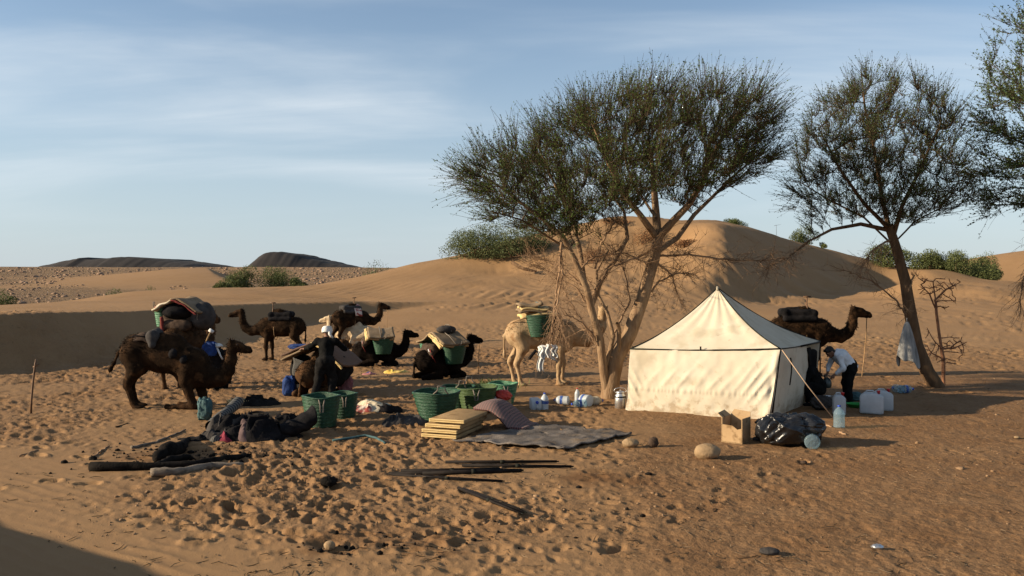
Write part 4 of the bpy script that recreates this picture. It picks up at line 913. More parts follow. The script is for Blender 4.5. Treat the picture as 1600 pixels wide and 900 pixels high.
def camel(label, x, y, rz, pose, mat, scale=0.86, seed=1, group='camels of the caravan', head_yaw=0.0, lead=None):
    z0 = gz(x, y); root = thing('camel', label, 'camel', (x, y, z0 - 0.015), rz, group, scale)
    if pose in ('stand', 'walk'):
        T, pr = trunk_prims()
        pr += chain([(0.55, 0, 1.34, 0.27), (0.84, 0, 1.20, 0.215), (1.10, 0, 1.14, 0.175), (1.32, 0, 1.25, 0.150), (1.44, 0, 1.48, 0.132), (1.48, 0, 1.80, 0.115)])
        hp, eyes = head_prims((1.49, 0, 1.88), 0.22, head_yaw, 1.12); pr += hp
        for q in (1, -1):
            o = 0.07 * q if pose == 'stand' else 0.20 * q
            pr += chain([(0.42, 0.17 * q, 1.25, 0.17), (0.40 + 0.3 * o, 0.19 * q, 0.95, 0.115), (0.42 + o, 0.18 * q, 0.56, 0.075), (0.41 + o, 0.18 * q, 0.50, 0.070), (0.40 + o, 0.175 * q, 0.13, 0.047), (0.43 + o, 0.175 * q, 0.07, 0.058)])
            pr += [('e', (0.46 + o, 0.175 * q, 0.045), (0.135, 0.10, 0.05), None, 0.03)]
            pr += chain([(-0.66, 0.15 * q, 1.24, 0.23), (-0.58 - 0.3 * o, 0.20 * q, 0.98, 0.155), (-0.76 - o, 0.19 * q, 0.66, 0.080), (-0.80 - o, 0.185 * q, 0.58, 0.066), (-0.70 - o, 0.18 * q, 0.13, 0.045), (-0.67 - o, 0.18 * q, 0.07, 0.055)])
            pr += [('e', (-0.64 - o, 0.18 * q, 0.045), (0.125, 0.09, 0.05), None, 0.03)]
        pr += chain([(-0.92, 0, 1.42, 0.055), (-1.02, 0.02, 1.25, 0.036), (-1.03, 0.04, 0.95, 0.026), (-1.02, 0.05, 0.78, 0.04), (-1.01, 0.05, 0.66, 0.015)])
    elif pose == 'lie':
        T, pr = trunk_prims(-0.70); pr = [p for p in pr]
        pr += chain([(0.52, 0, 0.62, 0.28), (0.82, 0, 0.56, 0.225), (1.02, 0, 0.66, 0.185), (1.13, 0, 0.92, 0.150), (1.14, 0, 1.20, 0.125)])
        hp, eyes = head_prims((1.15, 0, 1.30), 0.18, head_yaw, 1.12); pr += hp
        for q in (1, -1):
            pr += chain([(0.42, 0.20 * q, 0.55, 0.18), (0.30, 0.27 * q, 0.36, 0.13), (0.66, 0.26 * q, 0.13, 0.085), (0.72, 0.26 * q, 0.10, 0.08), (0.34, 0.28 * q, 0.06, 0.05), (0.22, 0.28 * q, 0.06, 0.065)])
            pr += chain([(-0.60, 0.17 * q, 0.58, 0.26), (-0.22, 0.33 * q, 0.42, 0.16), (-0.10, 0.36 * q, 0.26, 0.12), (-0.70, 0.33 * q, 0.12, 0.085), (-0.88, 0.31 * q, 0.10, 0.07), (-0.36, 0.36 * q, 0.06, 0.05), (-0.22, 0.37 * q, 0.055, 0.065)])
        pr += chain([(-0.92, 0, 0.72, 0.055), (-1.03, 0.03, 0.52, 0.036), (-1.04, 0.05, 0.25, 0.03), (-1.0, 0.1, 0.06, 0.035)])
    else:  # kneeling on the forelegs, hindquarters still up
        pr = [('c', (-0.80, 0, 1.30), (0.42, 0, 1.00), 0.30, 0.33, 0.12), ('e', (0.42, 0, 0.82), (0.40, 0.28, 0.40), None, 0.12), ('e', (-0.15, 0, 1.12), (0.60, 0.32, 0.36), None, 0.12), ('e', (-0.80, 0, 1.22), (0.30, 0.28, 0.34), None, 0.12), ('e', (-0.14, 0, 1.42), (0.40, 0.17, 0.24), None, 0.16)]
        pr += chain([(0.48, 0, 0.86, 0.28), (0.78, 0, 0.68, 0.24), (1.00, 0, 0.66, 0.18), (1.17, 0, 0.82, 0.140), (1.24, 0, 1.06, 0.12), (1.26, 0, 1.28, 0.11)])
        hp, eyes = head_prims((1.27, 0, 1.38), 0.25, head_yaw, 0.95); pr += hp
        for q, dx in ((1, 0.10), (-1, -0.02)):
            pr += chain([(0.38 + dx, 0.18 * q, 0.86, 0.18), (0.34 + dx, 0.20 * q, 0.62, 0.125), (0.50 + dx, 0.19 * q, 0.13, 0.082), (0.53 + dx, 0.19 * q, 0.08, 0.08), (0.10 + dx, 0.20 * q, 0.055, 0.048), (-0.06 + dx, 0.20 * q, 0.06, 0.062)])
            o = -0.05 * q
            pr += chain([(-0.84, 0.15 * q, 1.16, 0.26), (-0.78 + o, 0.20 * q, 0.90, 0.19), (-0.96 + o, 0.19 * q, 0.60, 0.095), (-0.98 + o, 0.185 * q, 0.52, 0.080), (-0.86 + o, 0.18 * q, 0.13, 0.052), (-0.80 + o, 0.18 * q, 0.07, 0.056)])
            pr += [('e', (-0.74 + o, 0.18 * q, 0.045), (0.14, 0.09, 0.05), None, 0.03)]
        pr += chain([(-1.05, 0, 1.36, 0.055), (-1.20, 0.0, 1.20, 0.036), (-1.30, 0.0, 0.98, 0.028), (-1.38, 0, 0.84, 0.04), (-1.42, 0, 0.76, 0.015)])
    body = sdf_obj('body', pr, mat, root, vox=0.031, k=0.06, noise=n3(0.09, 0.012, seed))
    # woolly hair on hump, shoulders, neck and tail tip
    rng = np.random.default_rng(seed); me = body.data; n = len(me.vertices); co = np.empty(n * 3, np.float32); no = np.empty(n * 3, np.float32); me.vertices.foreach_get('co', co); me.vertices.foreach_get('normal', no); co = co.reshape(-1, 3); no = no.reshape(-1, 3)
    top = co[:, 2] > (1.15 if pose == 'stand' else 0.55 if pose == 'lie' else 0.75); w = top & ((no[:, 2] > 0.2) | (co[:, 0] > 0.35) | (rng.random(n) < 0.12)) & ~((co[:, 0] > 1.5) & (co[:, 2] > (1.6 if pose == 'stand' else 1.1)))
    i = rng.choice(np.nonzero(w)[0], 2600 if mat not in (M_camel_tan, M_camel_cream) else 700); d = no[i] * 0.6 + np.array((-0.35, 0, -0.45)) + rng.normal(size=(len(i), 3)) * 0.35; d /= np.linalg.norm(d, axis=1, keepdims=True)
    V, Q = leaves_np(co[i] - no[i] * 0.012, d, 0.070, 0.007, rng); mesh_np('wool', V, Q, mat, False, root)['kind'] = 'stuff'
    for e in eyes: MB().lathe([(0.001, -0.018), (0.013, -0.013), (0.018, 0), (0.013, 0.013), (0.001, 0.018)], 8, e).build('eye', M_eye, root)
    return root
def pxy(px, py): p = at(px, py); return p.x, p.y
CA = camel('dark camel kneeling on its forelegs with hindquarters still up, leftmost of the caravan', *pxy(272, 637), 0.0, 'kneel', M_camel_dark, 1.0, 1)
CB = camel('camel seen from behind under a tall load of blankets, behind the kneeling camel', *pxy(290, 604), R(82), 'stand', M_camel_brown, 0.93, 2)
CC_ = camel('dark saddled camel standing and facing left in front of the shaded sand bank', *pxy(437, 562), R(180), 'stand', M_camel_dark, 0.87, 3)
CD = camel('camel sitting with mats slung over it, the turbaned man leaning on it', *pxy(503, 614), R(72), 'lie', M_camel_brown, 0.88, 4)
CE = camel('dark slim camel standing with a red saddle blanket, farthest back of the group', *pxy(550, 542), R(38), 'stand', M_camel_dark, 0.86, 5)
CF = camel('cream camel lying down behind the legs of the red-saddled camel', *pxy(552, 542), R(168), 'lie', M_camel_cream, 0.86, 6)
CG = camel('black camel lying with green basket and tan mats, second from the tree', *pxy(590, 571), R(14), 'lie', M_camel_black, 0.80, 7)
CH = camel('black camel lying with mats heaped roof-like over two baskets, nearest the green baskets', *pxy(690, 590), R(36), 'lie', M_camel_black, 0.84, 8)
CI = camel('tan camel standing behind the acacia trunk with a green basket on its back', *pxy(851, 601), R(4), 'stand', M_camel_tan, 1.04, 9, head_yaw=1.5)
CJ = camel('dark saddled camel standing behind the right side of the tent', *(lambda p: (p[0], 24.5))(U(1253, 590, 24.5)), R(0), 'stand', M_camel_dark, 1.0, 10)
# ------------------------------------------------------------------ materials of the camp gear
M_green = mat_noise('green_woven_plastic', (0.003, 0.030, 0.013), (0.010, 0.062, 0.028), 9.0, 0.5, 0.5, 70.0, spec=0.35, stretch=(1, 1, 6), c3=(0.045, 0.115, 0.062), s3=16.0)
M_greenpale = mat_noise('worn_green_plastic', (0.015, 0.11, 0.05), (0.13, 0.27, 0.16), 7.0, 0.5, 0.5, 70.0, spec=0.35, stretch=(1, 1, 8), lo=0.42, hi=0.62)
M_olive = mat_noise('olive_woven_plastic', (0.030, 0.060, 0.018), (0.06, 0.095, 0.03), 9.0, 0.55, 0.5, 70.0, stretch=(1, 1, 6))
M_ropeg = mat_noise('grey_rope', (0.10, 0.085, 0.07), (0.20, 0.17, 0.14), 30.0, 0.9)
M_ropet = mat_noise('tan_rope', (0.22, 0.13, 0.06), (0.34, 0.21, 0.11), 30.0, 0.9)
M_foam = mat_noise('tan_foam_mat', (0.27, 0.175, 0.085), (0.34, 0.225, 0.115), 3.0, 0.9, 0.4, 60.0, c3=(0.20, 0.125, 0.06), s3=6.0, spec=0.05)
M_foamedge = mat_noise('yellow_foam_edge', (0.52, 0.37, 0.16), (0.60, 0.44, 0.21), 6.0, 0.9)
M_mattan = mat_noise('beige_mat', (0.17, 0.12, 0.072), (0.24, 0.175, 0.112), 4.0, 0.9, 0.4, 50.0, spec=0.05)
M_greycloth = mat_noise('grey_cloth', (0.034, 0.031, 0.030), (0.070, 0.062, 0.057), 4.0, 0.95, 0.4, 40.0, spec=0.05)
M_dark = mat_noise('charcoal_cloth', (0.006, 0.006, 0.0066), (0.018, 0.016, 0.0165), 5.0, 0.95, 0.5, 40.0, spec=0.05)
M_brownpad = mat_noise('brown_pad', (0.040, 0.027, 0.020), (0.085, 0.058, 0.042), 5.0, 0.95, 0.5, 35.0, spec=0.05)
M_blue = mat_noise('blue_cloth', (0.006, 0.022, 0.10), (0.014, 0.048, 0.18), 5.0, 0.8, 0.4, 30.0)
M_teal = mat_noise('teal_bag', (0.03, 0.07, 0.075), (0.07, 0.13, 0.135), 6.0, 0.8, 0.4, 30.0)
M_white = mat_noise('white_cloth', (0.52, 0.51, 0.48), (0.66, 0.65, 0.62), 5.0, 0.9, 0.3, 30.0)
M_redcloth = M_red = mat_noise('red_cloth', (0.10, 0.014, 0.012), (0.18, 0.03, 0.025), 8.0, 0.9, 0.3, 30.0)
M_redwhite = mat_noise('red_and_white_blanket', (0.28, 0.06, 0.05), (0.56, 0.46, 0.38), 7.0, 0.9, 0.3, 30.0, lo=0.44, hi=0.56)
M_paleblanket = mat_noise('pale_blanket', (0.40, 0.33, 0.22), (0.55, 0.48, 0.36), 5.0, 0.9, 0.3, 30.0)
M_wood = mat_noise('saddle_wood', (0.09, 0.048, 0.025), (0.16, 0.09, 0.05), 9.0, 0.6, 0.3, 30.0)
M_skin = mat_noise('brown_skin', (0.15, 0.075, 0.045), (0.20, 0.105, 0.065), 9.0, 0.6)
M_shirtblack = mat_noise('black_shirt', (0.004, 0.004, 0.004), (0.011, 0.0105, 0.010), 6.0, 0.9, 0.4, 30.0, spec=0.05)
M_trouser = mat_noise('dark_trousers', (0.007, 0.0066, 0.0066), (0.018, 0.0165, 0.0155), 6.0, 0.9, 0.4, 30.0, spec=0.05)
M_shirtwhite = mat_noise('white_shirt', (0.50, 0.52, 0.54), (0.62, 0.64, 0.66), 6.0, 0.85, 0.3, 25.0)
M_hair = mat_noise('black_hair', (0.008, 0.007, 0.006), (0.018, 0.015, 0.013), 30.0, 0.6)
M_plastic = mat_noise('milky_plastic', (0.50, 0.53, 0.55), (0.60, 0.63, 0.65), 4.0, 0.35, spec=0.5, trans=0.35)
M_capred = mat_noise('red_plastic_cap', (0.42, 0.025, 0.025), (0.52, 0.04, 0.04), 4.0, 0.4)
M_capblue = mat_noise('blue_plastic_cap', (0.02, 0.05, 0.34), (0.03, 0.08, 0.44), 4.0, 0.4)
M_label = mat_noise('blue_paper_label', (0.02, 0.05, 0.22), (0.10, 0.16, 0.34), 12.0, 0.5, lo=0.45, hi=0.6)
M_metal = mat_noise('worn_aluminium', (0.50, 0.50, 0.50), (0.64, 0.64, 0.63), 8.0, 0.38, 0.15, 30.0, metal=0.9)
M_kettle = mat_noise('dark_enamel', (0.02, 0.03, 0.03), (0.04, 0.055, 0.052), 6.0, 0.3, spec=0.5)
M_card = mat_noise('brown_cardboard', (0.30, 0.195, 0.10), (0.37, 0.25, 0.135), 2.0, 0.9, 0.1, 20.0, c3=(0.20, 0.125, 0.06), s3=7.0)
M_binbag = mat_noise('black_bin_bag', (0.008, 0.008, 0.009), (0.014, 0.014, 0.015), 3.0, 0.27, 0.5, 18.0, spec=0.5)
M_rock = mat_noise('tan_rock', (0.21, 0.14, 0.075), (0.32, 0.22, 0.125), 5.0, 0.9, 0.5, 25.0)
M_char = mat_noise('charred_wood', (0.006, 0.0052, 0.0046), (0.018, 0.015, 0.013), 9.0, 0.95, 0.8, 40.0, spec=0.05)
M_grey_wood = mat_noise('weathered_wood', (0.10, 0.08, 0.06), (0.24, 0.19, 0.14), 6.0, 0.9, 0.7, 40.0, stretch=(0.4, 2, 2))
def glassy(name, col, rough, tr):
    m, t, b = new_mat(name); b.inputs['Base Color'].default_value = (*col, 1); b.inputs['Roughness'].default_value = rough; b.inputs['Transmission Weight'].default_value = tr; b.inputs['IOR'].default_value = 1.33
    n = nd(t, 'ShaderNodeTexNoise', i_Scale=18.0); bp = nd(t, 'ShaderNodeBump', i_Strength=0.25, i_Distance=0.01); tc = nd(t, 'ShaderNodeTexCoord'); t.links.new(tc.outputs['Object'], n.inputs[0]); t.links.new(n.outputs[0], bp.inputs['Height']); t.links.new(bp.outputs[0], b.inputs['Normal']); return m
def clear_plastic():
    m, t, b = new_mat('clear_blue_plastic'); b.inputs['Base Color'].default_value = (0.28, 0.39, 0.45, 1); b.inputs['Roughness'].default_value = 0.12; b.inputs['Specular IOR Level'].default_value = 0.7
    n = nd(t, 'ShaderNodeTexNoise', i_Scale=22.0); bp = nd(t, 'ShaderNodeBump', i_Strength=0.5, i_Distance=0.02); tc = nd(t, 'ShaderNodeTexCoord'); t.links.new(tc.outputs['Object'], n.inputs[0]); t.links.new(n.outputs[0], bp.inputs['Height']); t.links.new(bp.outputs[0], b.inputs['Normal'])
    tr = nd(t, 'ShaderNodeBsdfTransparent'); tr.inputs[0].default_value = (0.82, 0.92, 0.96, 1); ms = nd(t, 'ShaderNodeMixShader', i_0=0.70); t.links.new(b.outputs[0], ms.inputs[1]); t.links.new(tr.outputs[0], ms.inputs[2]); t.links.new(ms.outputs[0], t.nodes['Material Output'].inputs[0]); return m
M_bottle = clear_plastic()
M_sheet = mat_noise('dusty_grey_blanket', (0.085, 0.073, 0.064), (0.165, 0.142, 0.124), 2.2, 0.95, 0.5, 45.0, c3=(0.17, 0.125, 0.085), s3=3.5, spec=0.05)
def pattern_mat(name, c1, c2, c3, sc):
    m, t, b = new_mat(name); tc = nd(t, 'ShaderNodeTexCoord'); L = t.links
    w1 = nd(t, 'ShaderNodeTexWave', wave_type='BANDS', bands_direction='X', i_Scale=sc, i_Distortion=1.0, i_Detail=1.0); w2 = nd(t, 'ShaderNodeTexWave', wave_type='BANDS', bands_direction='Y', i_Scale=sc * 2.2, i_Distortion=1.5, i_Detail=1.0)
    L.new(tc.outputs['UV'], w1.inputs[0]); L.new(tc.outputs['UV'], w2.inputs[0])
    a = nd(t, 'ShaderNodeMix', data_type='RGBA'); a.inputs[6].default_value = (*c1, 1); a.inputs[7].default_value = (*c2, 1)
    r = nd(t, 'ShaderNodeMapRange', i_1=0.62, i_2=0.8); L.new(w1.outputs[1], r.inputs[0]); L.new(r.outputs[0], a.inputs[0])
    c = nd(t, 'ShaderNodeMix', data_type='RGBA'); c.inputs[7].default_value = (*c3, 1); L.new(a.outputs[2], c.inputs[6])
    r2 = nd(t, 'ShaderNodeMapRange', i_1=0.72, i_2=0.88, i_4=0.75); L.new(w2.outputs[1], r2.inputs[0]); L.new(r2.outputs[0], c.inputs[0])
    L.new(c.outputs[2], b.inputs['Base Color']); b.inputs['Roughness'].default_value = 0.95; return m
M_pattern = pattern_mat('woven_blanket', (0.050, 0.022, 0.022), (0.17, 0.065, 0.058), (0.30, 0.25, 0.22), 7.0)
M_zigzag = pattern_mat('black_and_white_weave', (0.012, 0.012, 0.012), (0.17, 0.16, 0.14), (0.015, 0.014, 0.014), 4.6)
M_stripe = pattern_mat('striped_mat', (0.10, 0.055, 0.035), (0.22, 0.13, 0.08), (0.06, 0.035, 0.025), 7.0)

# ------------------------------------------------------------------ builders for gear
def gear(c, name, label, cat, group=None):
    """a thing with the same frame as the camel that carries it"""
    return thing(name, label, cat, c.location, c.rotation_euler.z, group, c.scale[0])
def uvsheet(fn, nu, nv, name, mat, parent=None, solid=0.0, label=None):
    o = sheet(fn, nu, nv).build(name, mat, parent, solid=solid, label=label); me = o.data; uv = me.uv_layers.new(name='UVMap')
    for p in me.polygons:
        for li in p.loop_indices:
            vi = me.loops[li].vertex_index; uv.data[li].uv = ((vi // nv) / (nu - 1), (vi % nv) / (nv - 1))
    return o
def basket(root, r1, r0, h, mat, c=(0, 0, 0), sx=1.0, sy=1.0, seed=0, handles=True, tilt=None, hmat=None):
    """woven pannier: ribbed conical body, thick rim and rope handles"""
    rg = random.Random(seed); n = 32; ph = rg.uniform(0, 6)
    wob = lambda a, z: 1 + 0.035 * math.sin(2 * a + ph) * (z / h) + 0.012 * math.sin(5 * a + ph * 2) + 0.006 * math.sin(a * 40)
    prof = []; K = 26
    for i in range(K): t = i / (K - 1); prof.append((r0 + (r1 - r0) * t ** 0.85 + 0.008 * math.sin(t * K * 1.57 * 1.35), h * t))
    inner = [(r - 0.022, z) for r, z in prof[::-1] if z > 0.03]
    M = Matrix.Translation(Vector(c)) @ (tilt or Matrix.Identity(4))
    b = MB().lathe(prof + inner, n, (0, 0, 0), sx, sy, wob, True, True); b.v = [tuple(M @ Vector(v)) for v in b.v]; o = b.build('body', mat, root)
    def rim(a, dz=0): w = wob(a, h); return M @ Vector((math.cos(a) * (r1 - 0.006) * sx * w, math.sin(a) * (r1 - 0.006) * sy * w, h + dz + 0.012 * math.sin(3 * a + ph)))
    MB().tube([rim(k * math.tau / 36) for k in range(37)], 0.020, 6, False).build('rim', mat, root)
    if handles:
        for a0 in (-1.35 + rg.uniform(-0.2, 0.2), 1.9 + rg.uniform(-0.2, 0.2)):
            up_ = rg.random() >= 0.6; hw_ = 0.36 if up_ else 0.16; p, q = rim(a0 - hw_), rim(a0 + hw_); out = (p + q) / 2 - (M @ Vector((0, 0, h))); out = out.normalized() * 0.05; drop = 0.17 if up_ else -0.42 * h
            mid = (p + q) / 2 + out + Vector((0, 0, drop)); MB().tube([p, p.lerp(mid, 0.5) + out * 0.5, mid - (q - p) * 0.22, mid + (q - p) * 0.22, q.lerp(mid, 0.5) + out * 0.5, q], 0.013, 6).build('handle', hmat or M_ropeg, root)
    return o
def mat_roof(root, name, mat, x0, x1, prof, thick=0.05, sag=0.02, seed=0, label=None, edge=None):
    """mat slung over a load: prof = list of (y, z) across the camel"""
    ys = [p[0] for p in prof]; zs = [p[1] for p in prof]; d = np.concatenate(([0], np.cumsum(np.hypot(np.diff(ys), np.diff(zs)))))
    def fn(u, v):
        s = v * d[-1]; y = np.interp(s, d, ys); z = np.interp(s, d, zs); z2 = 0.5 * (np.interp(max(s - 0.06, 0), d, zs) + np.interp(min(s + 0.06, d[-1]), d, zs)); z = 0.5 * z + 0.5 * z2
        n = float(vnoise(np.array(u * 3.0 + seed), np.array(v * 4.0), 7 + seed))
        return (x0 + (x1 - x0) * u + 0.03 * n, y + 0.02 * n, z - sag * math.sin(math.pi * u) + 0.05 * n)
    return uvsheet(fn, 16, 26, name, mat, root, solid=thick, label=label)
def saddle(c, label, red=False, back=-0.45, front=0.30, zt=1.98, handle=True, hx=0.18):
    r = gear(c, 'camel_saddle', label, 'saddle', 'saddles of the riding camels')
    pr = []
    for q in (1, -1):
        pr += [('c', (back, 0.15 * q, zt - 0.20), (front, 0.15 * q, zt - 0.20), 0.10, 0.10), ('c', (back, 0.24 * q, zt - 0.36), (front, 0.24 * q, zt - 0.36), 0.08, 0.08)]
    pr += [('c', (back, 0.16, zt - 0.17), (back, -0.16, zt - 0.17), 0.11, 0.11), ('c', (front, 0.16, zt - 0.2), (front, -0.16, zt - 0.2), 0.10, 0.10), ('c', (back + 0.15, 0, zt - 0.12), (front - 0.2, 0, zt - 0.10), 0.09, 0.08)]
    sdf_obj('pad', pr, M_dark if not red else M_greycloth, r, vox=0.03, k=0.06, noise=n3(0.14, 0.022, 5))
    if red:
        uvsheet(lambda u, v: (-0.02 + 0.34 * u, 0.44 * math.sin((v - 0.5) * 2.4), zt - 0.03 - 0.52 * (2 * abs(v - 0.5)) ** 1.7 + 0.015 * math.sin(9 * v + 5 * u)), 10, 20, 'blanket', M_redwhite, r, solid=0.025)
    if handle:
        MB().tube([(hx, 0.11, zt - 0.15), (hx, 0.02, zt + 0.10)], 0.022, 6).build('frame_post', M_wood, r); MB().tube([(hx, -0.11, zt - 0.15), (hx, -0.02, zt + 0.10)], 0.022, 6).build('frame_post', M_wood, r)
        MB().tube([(hx, 0, zt + 0.05), (hx + 0.02, 0, zt + 0.26)], 0.020, 6).build('grip_post', M_wood, r); MB().tube([(hx - 0.09, 0, zt + 0.265), (hx + 0.12, 0, zt + 0.27)], 0.022, 6).build('grip', M_wood, r)
    def girth(y0): return [(hx - 0.1, 0.30 * math.cos(t) * 1.12, 1.32 + 0.53 * math.sin(t)) for t in np.linspace(-math.pi, 0, 12)]
    MB().tube(girth(0), 0.014, 5).build('girth_strap', M_ropet, r)
    return r
def rope(name, label, pts, r=0.011, mat=None, cat='rope', group=None):
    return tag(MB().tube(pts, r, 6).build(name, mat or M_ropet), label, cat, group)
def cw(c, x, y, z):
    s = c.scale[0]; a = c.rotation_euler.z; return Vector((c.location.x + s * (x * math.cos(a) - y * math.sin(a)), c.location.y + s * (x * math.sin(a) + y * math.cos(a)), c.location.z + s * z))

# ---- what the camels carry
r = gear(CA, 'pack_saddle', 'small grey pad strapped on the back of the kneeling camel', 'saddle')
sdf_obj('pad', [('c', (-0.42, 0.16, 1.60), (-0.36, -0.22, 1.56), 0.13, 0.12), ('c', (-0.40, -0.20, 1.60), (-0.34, -0.30, 1.40), 0.11, 0.08)], M_greycloth, r, vox=0.025, noise=n3(0.1, 0.02, 3))
uvsheet(lambda u, v: (-0.92 + 0.50 * u, 0.29 * math.sin((v - 0.5) * 2.3), 1.65 - 0.30 * (0.55 - u) ** 2 - 0.16 * (2 * abs(v - 0.5)) ** 1.8 + 0.012 * math.sin(11 * u + 4 * v)), 12, 16, 'back_cloth', M_brownpad, r, solid=0.02)
MB().tube([(-0.40, -0.24, 1.56), (-0.75, -0.20, 1.60), (-0.98, -0.10, 1.50), (-1.06, 0.0, 1.42)], 0.014, 5).build('crupper_strap', M_dark, r)
sdf_obj('front_roll', [('c', (0.02, 0.2, 1.42), (0.10, -0.30, 1.20), 0.12, 0.10), ('c', (0.28, 0.18, 1.26), (0.34, -0.30, 1.08), 0.10, 0.09)], M_dark, r, vox=0.03, noise=n3(0.1, 0.02, 4))

r = gear(CB, 'blanket_load', 'tan and cream blankets with dark red edging roofed over the camel seen from behind', 'blankets')
mat_roof(r, 'blanket', M_paleblanket, -0.66, 0.35, [(0.60, 2.14), (0.36, 2.30), (0.02, 2.42)], 0.05, 0.03, 1)
mat_roof(r, 'blanket', M_mattan, -0.70, 0.38, [(0.06, 2.46), (-0.12, 2.45), (-0.42, 2.29), (-0.70, 2.10)], 0.05, 0.03, 2)
mat_roof(r, 'blanket', M_redwhite, -0.60, 0.10, [(0.57, 2.20), (0.36, 2.345)], 0.03, 0.02, 3)
mat_roof(r, 'border', M_red, -0.725, -0.69, [(0.02, 2.44), (-0.12, 2.42), (-0.42, 2.26), (-0.68, 2.08)], 0.04, 0.02, 3)
sdf_obj('load', [('e', (-0.2, 0, 2.12), (0.52, 0.50, 0.24))], M_dark, r, vox=0.035, noise=n3(0.15, 0.03, 16))
r = gear(CB, 'round_bale', 'big grey-brown sack hanging on the right flank under the red blankets', 'sack')
sdf_obj('sack', [('e', (-0.05, -0.55, 1.98), (0.42, 0.32, 0.40))], M_greycloth, r, vox=0.035, noise=n3(0.2, 0.03, 6)); MB().tube([(-0.4, -0.6, 2.2), (-0.47, -0.6, 1.95), (-0.35, -0.6, 1.7)], 0.013, 5).build('tie', M_ropeg, r)
r = gear(CB, 'basket', 'teal-green pannier basket hanging on the left flank of the camel seen from behind', 'basket'); basket(r, 0.30, 0.22, 0.50, M_greenpale, (-0.10, 0.56, 1.70), 1.1, 0.8, 3)
r = gear(CB, 'pack_roll', 'brown and red padding on the rump of the camel seen from behind', 'padding')
sdf_obj('pad', [('c', (-0.5, 0.30, 1.75), (-0.5, -0.28, 1.75), 0.16, 0.16), ('c', (-0.2, 0.36, 1.95), (-0.2, -0.3, 1.95), 0.2, 0.2)], M_brownpad, r, vox=0.035, noise=n3(0.12, 0.025, 9)); sdf_obj('strap', [('c', (-0.66, 0.32, 1.95), (-0.62, 0.30, 1.55), 0.05, 0.05)], M_red, r, vox=0.025)

saddle(CC_, 'dark padded saddle with two upright posts on the camel facing left', zt=1.98, hx=0.24)
saddle(CE, 'grey saddle with red and white blanket on the farthest standing camel', True, zt=1.99, hx=0.10)
saddle(CJ, 'black quilted saddle with a T-shaped wooden grip on the camel behind the tent', zt=2.02, hx=0.12, back=-0.55)

# kneeling camel with the turbaned man
r = gear(CD, 'sleeping_mat', 'two striped brown mats slung left over the sitting camel, under the man\'s hand', 'mats')
mat_roof(r, 'mat', M_stripe, -0.55, 0.55, [(0.95, 1.06), (0.5, 1.24), (0.0, 1.42)], 0.05, 0.02, 4); mat_roof(r, 'mat', M_mattan, -0.60, 0.50, [(0.92, 0.95), (0.5, 1.13), (0.05, 1.30)], 0.05, 0.02, 5)
r = gear(CD, 'sleeping_mat', 'dark mat with ribbed edge sloping down right over the sitting camel', 'mats')
mat_roof(r, 'mat', M_stripe, -0.55, 0.55, [(0.0, 1.46), (-0.35, 1.30), (-0.95, 0.80)], 0.06, 0.02, 6); mat_roof(r, 'edge', M_foamedge, -0.60, -0.55, [(0.0, 1.44), (-0.35, 1.28), (-0.93, 0.79)], 0.05, 0.02, 6)
r = gear(CD, 'saddle_bags', 'dark saddle bags bulging on both flanks of the sitting camel', 'saddle bags')
for q in (1, -1): sdf_obj('bag', [('e', (0.0, 0.62 * q, 0.72), (0.50, 0.24, 0.36)), ('e', (-0.2, 0.58 * q, 0.55), (0.30, 0.22, 0.3))], M_blackcloth, r, vox=0.035, noise=n3(0.16, 0.03, 10 + q))
uvsheet(lambda u, v: (-0.65 + 0.04 * math.sin(v * 7), 0.5 - 0.34 * u, 1.05 - 0.55 * v - 0.1 * u), 8, 10, 'striped_cloth', M_zigzag, r, solid=0.02)
def crumple(name, label, c, size, mat, seed, cat, amp=0.35, fr=3.0, nu=72, nv=44, parent=None, sq=1.0, gather=0.0):
    a, b, h = size; P_ = lambda t: math.copysign(abs(t) ** sq, t)
    def fn(u, v):
        t = u * math.tau; ph = v * math.pi; d = Vector((math.cos(t) * math.sin(ph), math.sin(t) * math.sin(ph), math.cos(ph)))
        n = 1 - 2.4 * abs(float(vnoise(np.array(d.x * fr + d.z * 2 + seed), np.array(d.y * fr - d.z * 1.6), 21))); n2 = 1 - 2.4 * abs(float(vnoise(np.array(d.x * fr * 2.3 - d.z * 3 + seed), np.array(d.y * fr * 2.3 + d.z * 2.5), 22)))
        n = max(n, -0.2) ** 3 if n > 0 else n; g = gather * (abs(math.sin(t * 5.5 + 3 * v + 1.2 * math.sin(3 * t + seed))) - 0.5) * math.exp(-((v - 0.25) / 0.28) ** 2)
        k = 1 + (amp * (0.6 * n + 0.3 * n2 - 0.3) + g) * min(1, math.sin(ph) * 2 + 0.3)
        return (P_(math.cos(t)) * abs(math.sin(ph)) ** sq * a * k, P_(math.sin(t)) * abs(math.sin(ph)) ** sq * b * k, max(h * 0.5 + P_(d.z) * h * 0.5 * k, -0.01))
    rt = thing(name, label, cat, c) if parent is None else parent; uvsheet(fn, nu, nv, 'skin' if parent is None else name, mat, rt); return rt
